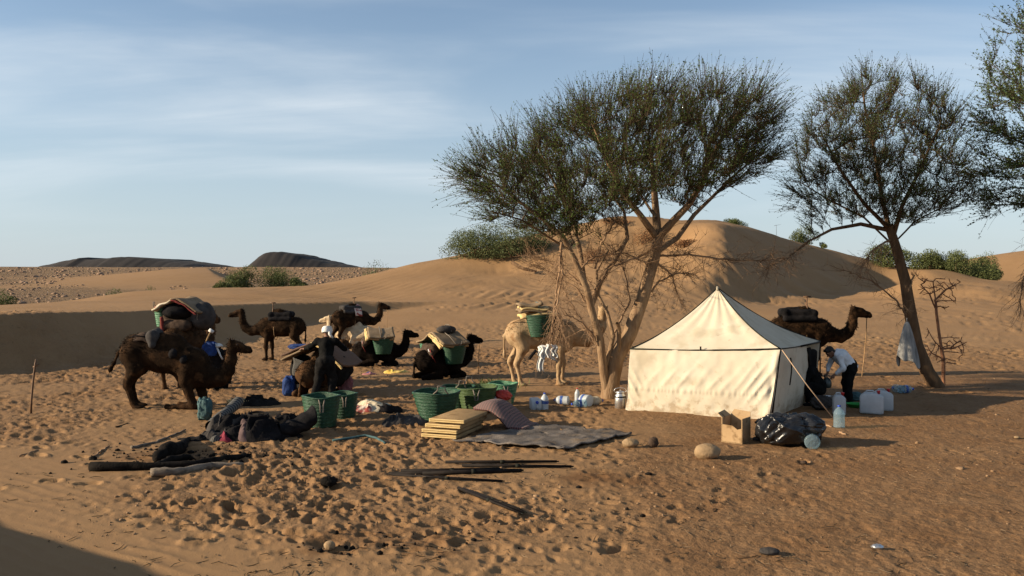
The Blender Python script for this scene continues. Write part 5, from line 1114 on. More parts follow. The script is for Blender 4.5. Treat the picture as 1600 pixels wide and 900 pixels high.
def soft_bag(name, label, c, size, mat, seed=0, cat='bag', noise=0.03, group=None, rz=0.0, tie=True):
    rt = thing(name, label, cat, c, rz, group); a, b, h = size
    crumple('sack', '', c, size, mat, seed, '', 0.34, 2.2, 48, 34, rt, 0.62, 0.18 if tie else 0.05)
    if tie:
        MB().lathe([(min(a, b) * 0.35, h * 0.93), (min(a, b) * 0.20, h * 0.99), (min(a, b) * 0.30, h * 1.09), (min(a, b) * 0.12, h * 1.07)], 14, wob=lambda t, z: 1 + 0.25 * math.sin(5 * t)).build('neck', mat, rt)
        MB().tube([(math.cos(t) * min(a, b) * 0.23, math.sin(t) * min(a, b) * 0.23, h * 0.99) for t in np.linspace(0, 6.3, 12)], 0.010, 5, False).build('tie', M_ropeg, rt)
    return rt
p = at(452, 618); soft_bag('bag', 'bright blue bag on the sand left of the sitting camel', p, (0.15, 0.16, 0.46), M_blue, 1, tie=False)
p = at(462, 585); soft_bag('bag', 'blue cloth bundle on the mat by the man\'s stretched hand', cw(CD, -0.1, 0.62, 1.23), (0.28, 0.16, 0.12), M_blue, 2, tie=False, noise=0.02)
p = at(541, 612); soft_bag('bag', 'faded pink bag right of the turbaned man, under the mat', (p.x, p.y - 0.15, p.z), (0.17, 0.16, 0.40), mat_noise('faded_pink', (0.18, 0.06, 0.06), (0.27, 0.11, 0.11), 6.0), 4)

# lying black camels
def lying_load(c, tag_, sack=True):
    r = gear(c, 'basket', 'green pannier on the near flank of the ' + tag_, 'basket'); basket(r, 0.40, 0.26, 0.60, M_green, (0.18, -0.52, 0.52), 1.1, 0.75, 5, True)
    r = gear(c, 'basket', 'green pannier on the far flank of the ' + tag_, 'basket'); basket(r, 0.40, 0.26, 0.60, M_greenpale, (-0.05, 0.58, 0.52), 1.1, 0.75, 6, True)
    r = gear(c, 'sleeping_mat', 'tan foam mats with yellow edges folded over the ' + tag_, 'mats')
    mat_roof(r, 'mat', M_mattan, -0.42, 0.62, [(0.98, 1.15), (0.5, 1.28), (0.0, 1.52), (-0.4, 1.38), (-0.80, 1.17)], 0.05, 0.03, 7)
    mat_roof(r, 'mat', M_foam, -0.46, 0.58, [(0.02, 1.44), (-0.4, 1.30), (-0.78, 1.09)], 0.06, 0.03, 8)
    mat_roof(r, 'edge', M_foamedge, -0.50, -0.465, [(0.02, 1.45), (-0.4, 1.31), (-0.78, 1.10)], 0.07, 0.03, 8); mat_roof(r, 'edge', M_foamedge, -0.455, -0.42, [(0.0, 1.51), (-0.4, 1.37), (-0.80, 1.16)], 0.06, 0.03, 7)
    MB().tube([(0.05, 0.9, 1.20), (0.05, 0.3, 1.42), (0.06, 0, 1.57), (0.05, -0.42, 1.43), (0.06, -0.82, 1.20)], 0.016, 6).build('lashing', M_ropeg, r)
    r = gear(c, 'pack_roll', 'brown padding and straps on the rump of the ' + tag_, 'padding')
    sdf_obj('pad', [('c', (-0.45, 0.25, 1.02), (-0.45, -0.25, 1.02), 0.17, 0.16), ('c', (-0.58, 0.2, 0.95), (-0.55, -0.30, 0.85), 0.12, 0.10)], M_brownpad, r, vox=0.03, noise=n3(0.1, 0.025, 12))
    for y in (-0.18, -0.28): MB().tube([(-0.62, y, 1.02), (-0.60, y - 0.12, 0.80), (-0.5, y - 0.16, 0.6)], 0.018, 5).build('strap', M_white if y > -0.2 else M_red, r)
    if sack:
        r = gear(c, 'sack', 'dusty grey sack lashed on top of the ' + tag_, 'sack'); sdf_obj('sack', [('e', (0.22, 0.05, 1.62), (0.36, 0.26, 0.15))], M_greycloth, r, vox=0.03, noise=n3(0.15, 0.02, 13)); MB().tube([(0.25, 0.33, 1.58), (0.26, 0.15, 1.79), (0.26, -0.05, 1.79), (0.25, -0.24, 1.56)], 0.014, 5).build('lashing', M_ropeg, r)
lying_load(CG, 'rear black lying camel', False)
lying_load(CH, 'front black lying camel', True)

# the tan camel
r = gear(CI, 'basket', 'bright green pannier on the near flank of the tan camel', 'basket'); basket(r, 0.32, 0.20, 0.52, M_green, (-0.18, -0.46, 1.26), 1.05, 0.8, 8, False)
r = gear(CI, 'basket', 'green pannier on the far flank of the tan camel', 'basket'); basket(r, 0.32, 0.20, 0.52, M_green, (-0.15, 0.46, 1.26), 1.05, 0.8, 9, False)
for i, (z, a, lab, mt) in enumerate([(1.86, 0.03, 'lowest cream mat stacked on the tan camel', M_foamedge), (1.94, -0.05, 'second cream mat stacked on the tan camel', M_mattan), (2.02, 0.06, 'third cream mat stacked on the tan camel', M_foamedge), (2.10, 0.10, 'topmost cream mat stacked on the tan camel', M_mattan)]):
    r = gear(CI, 'sleeping_mat', lab, 'mat', 'mats on the tan camel')
    uvsheet(lambda u, v: (-0.66 - 0.04 * (i % 2) + (0.95 - 0.12 * i) * u, -0.55 + 1.1 * v, z + a * (u - 0.5) - 0.05 * (2 * v - 1) ** 2 - 0.04 * math.cos(u * 5 + i) + 0.01 * math.sin(9 * v)), 12, 12, 'pad', mt, r, solid=0.055)
    MB().tube([(-0.2, -0.57, z - 0.09), (-0.2, -0.3, z + 0.005), (-0.2, 0.3, z + 0.005), (-0.2, 0.57, z - 0.09)], 0.012, 5).build('cord', M_teal, r)
r = gear(CI, 'pack_roll', 'dark straps and padding over the hump of the tan camel', 'padding'); sdf_obj('pad', [('c', (0.25, 0.3, 1.72), (0.25, -0.34, 1.66), 0.17, 0.16), ('c', (0.3, -0.38, 1.6), (0.26, -0.40, 1.3), 0.10, 0.07)], M_dark, r, vox=0.03, noise=n3(0.1, 0.02, 14)); MB().tube([(-0.45, -0.3, 1.75), (-0.8, -0.2, 1.62), (-0.95, 0, 1.52)], 0.016, 5).build('crupper_strap', M_ropet, r)

# lead ropes
rope('lead_rope', 'tan lead rope hanging from the nose of the camel behind the tent to the ground', [cw(CJ, 1.86, 0, 1.74), cw(CJ, 1.80, -0.1, 1.2), cw(CJ, 1.66, -0.3, 0.5), (*cw(CJ, 1.52, -0.5, 0)[:2], gz(*cw(CJ, 1.52, -0.5, 0)[:2]) + 0.02), (*cw(CJ, 1.25, -0.6, 0)[:2], gz(*cw(CJ, 1.25, -0.6, 0)[:2]) + 0.015)], 0.014)
for c_, lab, hx, hz in ((CH, 'lead rope hanging from the head of the front black lying camel', 1.54, 1.28), (CE, 'lead rope hanging from the head of the red-saddled camel', 1.86, 1.72)):
    q = cw(c_, hx - 0.04, 0, 0); rope('lead_rope', lab, [cw(c_, hx, 0, hz), cw(c_, hx - 0.03, 0.02, hz * 0.5), (q.x, q.y, gz(q.x, q.y) + 0.01)], 0.010)

# packs behind the kneeling camel
p = at(322, 612); soft_bag('pack', 'tall dark pack standing behind the neck of the kneeling camel', (p.x - 0.08, p.y + 0.6, 0), (0.27, 0.25, 1.06), M_blackcloth, 21, 'pack', 0.05, tie=False)
soft_bag('pack', 'dark lower pack beside the tall one, behind the kneeling camel', (p.x + 0.12, p.y + 0.75, 0), (0.24, 0.24, 0.92), M_dark, 22, 'pack', 0.05, rz=0.4, tie=False)
soft_bag('bag', 'blue bundle on the packs behind the kneeling camel', (p.x - 0.04, p.y + 0.40, 0.84), (0.17, 0.12, 0.36), M_blue, 23, noise=0.03, tie=False)
rt = thing('strap', 'white strap and cloth lying over the dark pack behind the kneeling camel', 'strap', (p.x + 0.12, p.y + 0.40, 0.90)); MB().tube([(-0.02, 0, 0.20), (0.05, -0.03, 0.10), (0.12, -0.04, -0.05), (0.17, -0.03, -0.14)], [0.03, 0.024, 0.02, 0.02], 7).build('band', M_white, rt); crumple('cloth', '', (0, 0, 0), (0.12, 0.08, 0.10), M_white, 4, '', 0.5, 2.6, 26, 16, rt); rt.children[-1].location = (0.02, 0.02, 0.16)
q = Vector((p.x - 0.1, p.y + 0.35, 1.15)); rt = thing('wooden_mallet', 'pale wooden stick with a white knob, stuck in the packs behind the kneeling camel', 'stick', q)
MB().tube([(-0.12, 0, -0.15), (0.10, 0, 0.32)], 0.020, 6).build('shaft', M_foam, rt); MB().tube([(0.06, 0, 0.36), (0.16, 0, 0.30)], 0.045, 8).build('knob', M_white, rt)
# ------------------------------------------------------------------ people
def hand_prims(w, d, up, s=1.0, curl=0.5):
    """palm, four bent fingers of different lengths and a thumb; w wrist, d direction, up = back of the hand"""
    w, d, up = Vector(w), Vector(d).normalized(), Vector(up); up = (up - d * up.dot(d)).normalized(); side = d.cross(up)
    pr = [('c', w + d * 0.02, w + d * 0.085 * s, 0.024, 0.030, 0.015), ('c', w + d * 0.05 + side * 0.018, w + d * 0.085 * s + side * 0.022, 0.018, 0.018, 0.012), ('c', w + d * 0.05 - side * 0.018, w + d * 0.085 * s - side * 0.022, 0.018, 0.018, 0.012)]
    for k, (o, l) in enumerate(((-0.030, 0.062), (-0.011, 0.076), (0.010, 0.072), (0.029, 0.055))):
        a = w + d * 0.085 + side * o; b = a + d * l * 0.5 - up * 0.010; e = b + (d * (1 - curl) - up * curl) * l * 0.55
        pr += [('c', a, b, 0.0105, 0.0095, 0.006), ('c', b, e, 0.0095, 0.0078, 0.004)]
    a = w + d * 0.035 - side * 0.03; b = a + (d * 0.6 - side * 0.5 - up * 0.25) * 0.05; pr += [('c', a, b, 0.014, 0.012, 0.01), ('c', b, b + (d * 0.8 - up * 0.3) * 0.035, 0.011, 0.009, 0.005)]
    return [tuple(tuple(x) if isinstance(x, Vector) else x for x in q) for q in pr]
def person(label, loc, rz, J, shirt, trouser, head, scale=1.0, sleeves=1.0, shoe=None):
    root = thing('person', label, 'person', loc, rz, None, scale); V = lambda k: Vector(J[k])
    pel, che, nek, hd = V('pelvis'), V('chest'), V('neck'), V('head')
    look = Vector(J['look']).normalized(); upv = (hd - nek).normalized(); upv = (upv - look * upv.dot(look)).normalized(); sd = look.cross(upv)
    C = lambda a, b, r1, r2, k=0.035: ('c', tuple(a), tuple(b), r1, r2, k)
    H = lambda x, y, z: tuple(hd + sd * x + look * y + upv * z)
    Rm = np.array([sd, look, upv]).T
    b = [('e', tuple(hd + upv * 0.015 - look * 0.01), (0.078, 0.098, 0.105), Rm, 0.03), C(H(0, 0.03, -0.05), H(0, 0.06, -0.085), 0.055, 0.035), C(nek - upv * 0.02, hd - upv * 0.04, 0.058, 0.055),
         C(H(0, 0.092, 0.0), H(0, 0.112, -0.032), 0.012, 0.017, 0.015), C(H(-0.022, 0.085, -0.062), H(0.022, 0.085, -0.062), 0.012, 0.012, 0.01), C(H(-0.05, 0.082, 0.022), H(0.05, 0.082, 0.022), 0.014, 0.014, 0.02)]
    for q in (1, -1): b += [('e', H(0.082 * q, -0.005, -0.01), (0.014, 0.025, 0.034), Rm, 0.01)]
    b += [C(pel, che, 0.13, 0.135, 0.08), C(che - (che - pel) * 0.0, nek - (nek - che) * 0.35, 0.12, 0.08, 0.06)]
    sh, tr = [C(pel, che, 0.155, 0.165, 0.09), C(che, nek - (nek - che) * 0.3, 0.15, 0.085, 0.08)], [C(pel + Vector((0, 0, 0.04)), pel, 0.150, 0.155, 0.08)]
    hands = []
    for s_ in 'LR':
        S_, E_, W_ = V('sh' + s_), V('el' + s_), V('wr' + s_); hp, kn, an = V('hip' + s_), V('kn' + s_), V('an' + s_); toe = V('toe' + s_)
        b += [C(che.lerp(nek, 0.45), S_, 0.075, 0.062), C(S_, E_, 0.052, 0.041), C(E_, W_, 0.041, 0.027)]
        b += [C(hp, kn, 0.088, 0.058, 0.06), C(kn, an, 0.056, 0.036), C(an, toe, 0.042, 0.028, 0.02), C(an + (an - toe).normalized() * 0.04 - Vector((0, 0, 0.02)), an, 0.03, 0.035, 0.02)]
        sh += [C(che.lerp(nek, 0.4), S_, 0.10, 0.082, 0.06), C(S_, E_, 0.075, 0.060), C(E_, E_.lerp(W_, 0.85 * sleeves), 0.060, 0.046)]
        tr += [C(hp, kn, 0.132, 0.105, 0.06), C(kn, kn.lerp(an, 0.94), 0.102, 0.082, 0.05)]
        b += hand_prims(W_, V('hd' + s_), V('up' + s_) if 'up' + s_ in J else Vector((0, 0, 1)), 1.0, J.get('curl' + s_, 0.4))
    sdf_obj('body', b, M_skin, root, vox=0.0125, k=0.03)
    sdf_obj('shirt', sh, shirt, root, vox=0.02, k=0.05, noise=n3(0.085, 0.018, 31)); sdf_obj('trousers', tr, trouser, root, vox=0.02, k=0.05, noise=n3(0.09, 0.020, 33))
    for s_ in 'LR':
        an, toe = V('an' + s_), V('toe' + s_); d = (toe - an); d.z = 0; d.normalize()
        sdf_obj('shoe', [C(an - d * 0.05 + Vector((0, 0, -0.035)), toe + d * 0.03 + Vector((0, 0, 0.0)), 0.050, 0.040, 0.02), C(an, an - Vector((0, 0, 0.02)), 0.05, 0.05, 0.02)], shoe or M_dark, root, vox=0.016, k=0.02)
    for q in (1, -1): MB().lathe([(0.001, -0.013), (0.010, -0.008), (0.0135, 0), (0.010, 0.008), (0.001, 0.013)], 8, H(0.032 * q, 0.085, 0.006)).build('eye', M_eye, root)
    if head == 'turban':
        rg = random.Random(4); 
        for k in range(7):     # wound bands of cloth, open at the crown
            z = -0.02 + 0.020 * k; tl = rg.uniform(-0.25, 0.25); rr = 0.112 + 0.014 * math.sin(k / 6 * 3.1) - 0.004 * k
            MB().tube([H(rr * 0.92 * math.cos(t), rr * 1.08 * math.sin(t) - 0.005, z + 0.03 * tl * math.cos(t + k)) for t in np.linspace(0, math.tau, 25)], 0.021, 7, False).build('turban_band', M_white, root)
        sdf_obj('hair', [('e', H(0, -0.01, 0.03), (0.084, 0.104, 0.105), Rm)], M_hair, root, vox=0.012)
        MB().tube([H(0.06, -0.10, 0.0), H(0.09, -0.13, -0.09), H(0.16, -0.10, -0.17)], [0.03, 0.035, 0.02], 7).build('turban_tail', M_white, root)
    else:
        sdf_obj('hair', [('e', H(0, -0.018, 0.040), (0.086, 0.100, 0.092), Rm), ('e', H(0, -0.05, -0.01), (0.078, 0.06, 0.08), Rm), C(H(-0.05, 0.06, 0.09), H(0.05, 0.06, 0.09), 0.03, 0.03)], M_hair, root, vox=0.011, k=0.02, noise=n3(0.03, 0.008, 37))
    return root
p = at(508, 623)
person('man in black shirt and white turban seen from behind, leaning over the sitting camel', (p.x, p.y, p.z), 0.0, dict(
    pelvis=(0.02, 0, 0.86), chest=(0.0, 0.15, 1.20), neck=(-0.01, 0.22, 1.37), head=(-0.01, 0.27, 1.52), look=(-0.05, 1, -0.25),
    shL=(-0.21, 0.18, 1.30), elL=(-0.42, 0.33, 1.15), wrL=(-0.60, 0.48, 1.10), hdL=(-0.8, 0.5, -0.15), shR=(0.20, 0.18, 1.30), elR=(0.38, 0.32, 1.12), wrR=(0.36, 0.55, 1.08), hdR=(-0.1, 0.9, -0.2),
    hipL=(-0.08, 0.0, 0.84), knL=(-0.15, 0.07, 0.46), anL=(-0.24, -0.03, 0.08), toeL=(-0.26, 0.12, 0.035), hipR=(0.11, 0, 0.84), knR=(0.14, 0.12, 0.46), anR=(0.14, 0.04, 0.08), toeR=(0.16, 0.19, 0.035)), M_shirtblack, M_trouser, 'turban', 1.02, 0.85)
p3 = at(1324, 629)
person('man in white shirt and black trousers bending over with a kettle right of the tent', (p3.x, p3.y, p3.z), 0.0, dict(
    pelvis=(0.07, 0, 0.80), chest=(-0.16, 0.0, 1.05), neck=(-0.30, -0.02, 1.13), head=(-0.41, -0.03, 1.15), look=(-0.75, -0.1, -0.75),
    shL=(-0.24, -0.18, 1.04), elL=(-0.20, -0.26, 0.80), wrL=(-0.36, -0.20, 0.66), hdL=(-0.6, 0.1, -0.6), upL=(-0.5, -0.2, 0.7), shR=(-0.24, 0.17, 1.06), elR=(-0.34, 0.22, 0.82), wrR=(-0.42, 0.08, 0.66), hdR=(-0.6, -0.2, -0.5), upR=(-0.4, 0.2, 0.8), curlL=0.75, curlR=0.75,
    hipL=(0.05, -0.09, 0.78), knL=(-0.03, -0.11, 0.44), anL=(0.0, -0.11, 0.08), toeL=(-0.15, -0.13, 0.035), hipR=(0.06, 0.09, 0.78), knR=(0.02, 0.12, 0.44), anR=(0.06, 0.12, 0.08), toeR=(-0.09, 0.14, 0.035)), M_shirtwhite, M_shirtblack, 'short', 1.0, 0.95)
k = thing('kettle', 'dark enamel kettle held by the man in the white shirt', 'kettle', (p3.x - 0.49, p3.y - 0.08, p3.z + 0.34))
MB().lathe([(0.05, 0), (0.085, 0.01), (0.10, 0.07), (0.095, 0.14), (0.07, 0.20), (0.045, 0.22)], 18, cap1=True).build('pot', M_kettle, k)
MB().lathe([(0.05, 0.222), (0.03, 0.235), (0.008, 0.245), (0.012, 0.26), (0.002, 0.27)], 12).build('lid', M_kettle, k)
MB().tube([(-0.08, 0, 0.07), (-0.14, 0, 0.12), (-0.17, 0, 0.20)], [0.026, 0.018, 0.012], 8).build('spout', M_kettle, k); MB().tube([(-0.07, 0, 0.19), (-0.05, 0, 0.27), (0.0, 0, 0.30), (0.06, 0, 0.27), (0.08, 0, 0.17)], 0.009, 6).build('handle', M_kettle, k)
p4 = at(1270, 634)
person('person crouching in black clothes at the tent doorway, facing into the tent', (p4.x, p4.y + 0.15, p4.z), 0.0, dict(
    pelvis=(0.20, 0, 0.40), chest=(0.0, 0.0, 0.70), neck=(-0.12, 0.0, 0.82), head=(-0.22, 0.0, 0.88), look=(-0.9, 0.2, -0.4),
    shL=(-0.08, -0.20, 0.72), elL=(-0.22, -0.25, 0.50), wrL=(-0.38, -0.16, 0.40), hdL=(-0.8, 0.2, -0.2), shR=(-0.08, 0.18, 0.74), elR=(-0.24, 0.24, 0.52), wrR=(-0.42, 0.16, 0.44), hdR=(-0.8, 0, -0.2),
    hipL=(0.16, -0.12, 0.36), knL=(-0.20, -0.20, 0.46), anL=(0.0, -0.16, 0.08), toeL=(-0.16, -0.18, 0.035), hipR=(0.16, 0.12, 0.36), knR=(-0.22, 0.20, 0.40), anR=(-0.02, 0.16, 0.08), toeR=(-0.18, 0.18, 0.035)), M_shirtblack, M_shirtblack, 'short', 1.0, 0.95)

# ------------------------------------------------------------------ gear on the ground
def ground_basket(label, px, py, r1, r0, h, mat, seed, hm=None):
    p = at(px, py); r = thing('basket', label, 'basket', (p.x, p.y, p.z - 0.02), 0.0, 'green pannier baskets on the sand'); basket(r, r1, r0, h, mat, seed=seed, hmat=hm); return r
ground_basket('tall green basket with pale ribs, standing in front of the turbaned man', 502, 664, 0.36, 0.27, 0.58, M_green, 11)
ground_basket('dark green basket half hidden right behind the tall one by the turbaned man', 536, 652, 0.30, 0.24, 0.50, M_green, 12)
ground_basket('widest open green basket, leftmost of the cluster by the foam mats', 682, 654, 0.46, 0.30, 0.56, M_green, 13)
ground_basket('dark green basket in the middle of the cluster, behind the widest one', 715, 641, 0.36, 0.28, 0.52, M_green, 14)
ground_basket('olive-green basket behind the box with the red bag', 745, 643, 0.44, 0.30, 0.54, M_olive, 15)
ground_basket('rightmost green basket of the cluster, with pale flared rim', 786, 631, 0.33, 0.22, 0.48, M_greenpale, 16)
def fodder(label, c, rad, n, seed):
    rng = np.random.default_rng(seed); C_ = np.stack((rng.normal(size=n) * rad * 0.5, rng.normal(size=n) * rad * 0.3, rng.uniform(0, 0.10, n)), 1); D = rnd_unit(n, rng); D[:, 2] = np.abs(D[:, 2]) + 0.6; D /= np.linalg.norm(D, axis=1, keepdims=True)
    r = thing('fodder', label, 'plants', c); V, Q = leaves_np(C_, D, 0.22, 0.012, rng); mesh_np('stalks', V, Q, M_bush, False, r)['kind'] = 'stuff'
p = at(772, 618); fodder('green fodder plants heaped behind the rightmost baskets', (p.x, p.y, p.z + 0.12), 0.5, 420, 3)

def heap(name, label, c, rx, ry, h, mat, seed, cat, rz=0.0, folds=5.0, parts=(), nu=84, nv=46, group=None):
    """crumpled cloth: a low dome with ridged folds and a ragged foot"""
    root = thing(name, label, cat, c, rz, group); mats = [mat] + [q[0] for q in parts]
    def dome(cx, cy, a, b, hh, sd, nm, mt):
        def fn(u, v):
            t = u * math.tau; rr = v; edge = 1 + 0.30 * float(vnoise(np.array(math.cos(t) * 1.6 + sd), np.array(math.sin(t) * 1.6), 3))
            x, y = math.cos(t) * rr * a * edge, math.sin(t) * rr * b * edge
            wx = 0.5 * float(vnoise(np.array(x * 3.0), np.array(y * 3.0 + sd), 14)); rid = max(0, 1 - 3.6 * abs(float(vnoise(np.array((x + wx) * folds * 1.3 + y * 2.5 + sd), np.array(y * folds * 0.7 - x * 1.5), 11)))) ** 1.3; rid2 = max(0, 1 - 3.6 * abs(float(vnoise(np.array((x - y) * folds * 2.0 + sd), np.array((y + wx) * folds * 2.2 - 3.1), 12))))
            z = hh * (1 - rr ** 2.2) * (0.62 + 0.34 * rid) + (0.34 * rid + 0.22 * rid2) * hh * (1 - rr ** 6) * 0.75 + 0.015
            return (cx + x, cy + y, max(z, -0.03) - 0.05 * (rr >= 0.999))
        uvsheet(fn, nu, nv, nm, mt, root)
    dome(0, 0, rx, ry, h, seed, 'cloth', mat)
    for i, (mt, cx, cy, a, b, hh) in enumerate(parts): dome(cx, cy, a, b, hh, seed + 3 + i, 'cloth', mt)
    return root
p = at(584, 641); heap('blanket', 'crumpled pink and cream blanket on the sand right of the tall basket', p, 0.52, 0.30, 0.17, M_paleblanket, 1, 'blanket', parts=((M_redwhite, -0.22, -0.16, 0.34, 0.18, 0.13), (M_dark, 0.22, -0.06, 0.38, 0.22, 0.14)))
p = at(630, 663); heap('cloth', 'crumpled charcoal cloth in front of the pink blanket', p, 0.44, 0.22, 0.17, M_greycloth, 2, 'cloth', 0.2, 7.0)
p = at(383, 684); heap('clothes_heap', 'big heap of dark clothes with red and brown patches, left foreground', p, 0.72, 0.42, 0.36, M_dark, 4, 'clothes', 0.0, 4.5, parts=((mat_noise('dusty_brown_cloth', (0.07, 0.045, 0.045), (0.13, 0.085, 0.08), 6.0, 0.95), 0.10, -0.12, 0.30, 0.26, 0.28), (mat_noise('crimson_cloth', (0.13, 0.012, 0.025), (0.22, 0.03, 0.05), 12.0, 0.9), -0.22, -0.30, 0.17, 0.12, 0.13), (M_greycloth, -0.30, 0.10, 0.42, 0.26, 0.36), (M_dark, -0.72, -0.25, 0.36, 0.10, 0.08), (M_greycloth, -0.45, -0.22, 0.30, 0.10, 0.20), (M_dark, 0.35, -0.02, 0.45, 0.30, 0.30), (M_zigzag, -0.40, -0.36, 0.10, 0.07, 0.14)))
# patterned roll leaning along the heap
a, b_ = at(330, 676), at(372, 644)
rt = thing('rolled_blanket', 'black and white patterned blanket roll left of the dark clothes heap', 'blanket', a); d = b_ - a + Vector((0.0, 0, 0.10)); n_ = Vector((-d.y, d.x, 0)).normalized(); d2 = d.normalized().cross(n_)
uvsheet(lambda u, v: tuple(d * u + n_ * (0.11 + 0.012 * math.sin(u * 9)) * math.cos(v * math.tau) + d2 * (0.11 + 0.012 * math.sin(u * 7)) * math.sin(v * math.tau) + Vector((0, 0, 0.11))), 20, 20, 'roll', M_zigzag, rt)
for e in (0, 1): MB().tube([tuple(d * (0.01 + 0.98 * e) + Vector((0, 0, 0.11)) + (n_ * math.cos(t) + d2 * math.sin(t)) * (0.11 - 0.010 * t / 2)) for t in np.linspace(0, 18, 40)], 0.007, 4).build('roll_end', M_dark, rt)
# mat with black blanket behind
p = at(378, 632); rt = thing('sleeping_mat', 'tan ribbed mat lying behind the dark clothes heap', 'mat', p, R(24)); MB().box((0, 0, 0.05), (0.62, 0.42, 0.09)).build('foam', M_foam, rt, bevel=0.02)
for i in range(14): MB().tube([(-0.29 + 0.045 * i, -0.205, 0.098), (-0.29 + 0.045 * i, 0.205, 0.098)], 0.012, 5).build('rib', M_foamedge, rt)
p = at(402, 632); heap('blanket', 'flat black blanket on the tan ribbed mat behind the clothes heap', (p.x, p.y, p.z), 0.52, 0.30, 0.16, M_blackcloth, 7, 'blanket')
# dark bag lying with its mouth open
p = at(462, 682); rt = thing('bag', 'dark bag lying open beside the clothes heap, cream lining showing', 'bag', p, R(28))
def bagfn(u, v): t = v * math.tau; r_ = 0.13 + 0.10 * u; return (0.62 * u - 0.3, r_ * math.cos(t) * 1.15, 0.13 + 0.22 * u * u + r_ * math.sin(t) * (0.85 - 0.15 * u) + 0.015 * math.sin(u * 17 + 3 * math.sin(t)))
uvsheet(bagfn, 26, 26, 'body', M_dark, rt, solid=0.014)
uvsheet(lambda u, v: tuple(Vector(bagfn(0.55 + 0.42 * u, v)) + Vector((0, 0.0, 0.0)) - Vector((0, math.cos(v * math.tau) * 0.022, math.sin(v * math.tau) * 0.022))), 10, 26, 'lining', M_paleblanket, rt)
MB().tube([tuple(bagfn(1.0, t)) for t in np.linspace(0, 1, 24)], 0.018, 6, False).build('rim', M_dark, rt); MB().lathe([(0.14, 0), (0.10, 0.03), (0.02, 0.05)], 14, (0, 0, 0)).build('base', M_dark, rt); rt.children[-1].rotation_euler = (0, -math.pi / 2, 0); rt.children[-1].location = (-0.29, 0, 0.13)
p = at(464, 676); soft_bag('pack', 'dark green-grey pack between the clothes heap and the open bag', (p.x - 0.22, p.y + 0.05, p.z - 0.03), (0.2, 0.2, 0.34), M_teal and M_dark, 41, 'pack')
p = at(320, 656); soft_bag('bag', 'small teal bag standing alone in front of the kneeling camel', p, (0.125, 0.11, 0.42), M_teal, 42)
# foam mats
a, b_ = at(658, 684), at(713, 688); e1 = Vector((b_.x - a.x, b_.y - a.y, 0)); w = e1.length; e1.normalize(); e2 = Vector((-e1.y, e1.x, 0)); rzs = math.atan2(e1.y, e1.x)
for i, (dx, dy, lab) in enumerate([(0.0, 0.0, 'lowest foam mat of the stack on the sand'), (0.01, -0.01, 'second foam mat from below in the stack'), (0.06, 0.03, 'third foam mat from below in the stack'), (0.12, 0.06, 'topmost foam mat of the stack, under the woven cushion')]):
    o = Vector((a.x, a.y, a.z)) + e1 * dx + e2 * dy; rt = thing('foam_mat', lab, 'mat', (o.x, o.y, o.z + 0.088 * i), rzs, 'foam mats stacked on the sand')
    MB().box((w / 2, 0.64, 0.043), (w, 1.22, 0.066)).build('foam', M_foam, rt, bevel=0.015)
    m = MB(); n = 30
    for z in (0.028, 0.060): m.tube([(w * 0.01 + w * 0.98 * k / (n * 2), 0.026 - 0.010 * (k % 2), z) for k in range(n * 2 + 1)], 0.016, 6)
    m.build('egg_crate_edge', M_foamedge, rt)
# woven cushion draped over the end of the stack
p = at(790, 668); rt = thing('cushion', 'woven dark red blanket cushion leaning on the foam mats', 'cushion', (p.x, p.y, p.z), R(-26))
def cus(u, v):
    x = -0.52 + 1.04 * u; y = -0.30 + 0.66 * v; top = 0.43 - 0.42 * sst((x + 0.25) / 0.85) ; th = (1 - (2 * u - 1) ** 6) * (1 - (2 * v - 1) ** 4)
    return (x, y, max(0.02, top - 0.10 + 0.12 * th - 0.16 * (1 - v) * (u > 0) * sst((x + 0.2) / 0.5) * 0.6))
def sst(t): t = min(max(t, 0), 1); return t * t * (3 - 2 * t)
uvsheet(cus, 40, 26, 'cover', M_pattern, rt, solid=-0.06)
# grey ground sheet
A_, B_, C2, D_ = at(712, 692), at(838, 666), at(992, 679), at(878, 706)
def gs(u, v):
    p = (A_ * (1 - u) + D_ * u) * (1 - v) + (B_ * (1 - u) + C2 * u) * v
    e = 0.16 * float(vnoise(np.array(u * 5.0), np.array(v * 9.0), 3)) + 0.06 * float(vnoise(np.array(u * 19.0), np.array(v * 25.0), 4)); x, y = p.x + e, p.y + e * 0.9
    rid = 0.045 * max(0, 0.55 - 3.2 * abs(float(vnoise(np.array(x * 2.0 + y), np.array(y * 3.4 - x * 0.6), 15)))) + 0.03 * max(0, 0.5 - 3.5 * abs(float(vnoise(np.array(x * 4.1 - y), np.array(y * 5.0 + x), 16))))
    return (x, y, max(gz(x, y), 0) + 0.026 + rid + 0.03 * float(vnoise(np.array(x * 6), np.array(y * 6), 17)))
tag(uvsheet(gs, 70, 40, 'ground_sheet', M_sheet, solid=-0.02), 'crumpled grey blanket spread on the sand right of the foam mats', 'blanket')
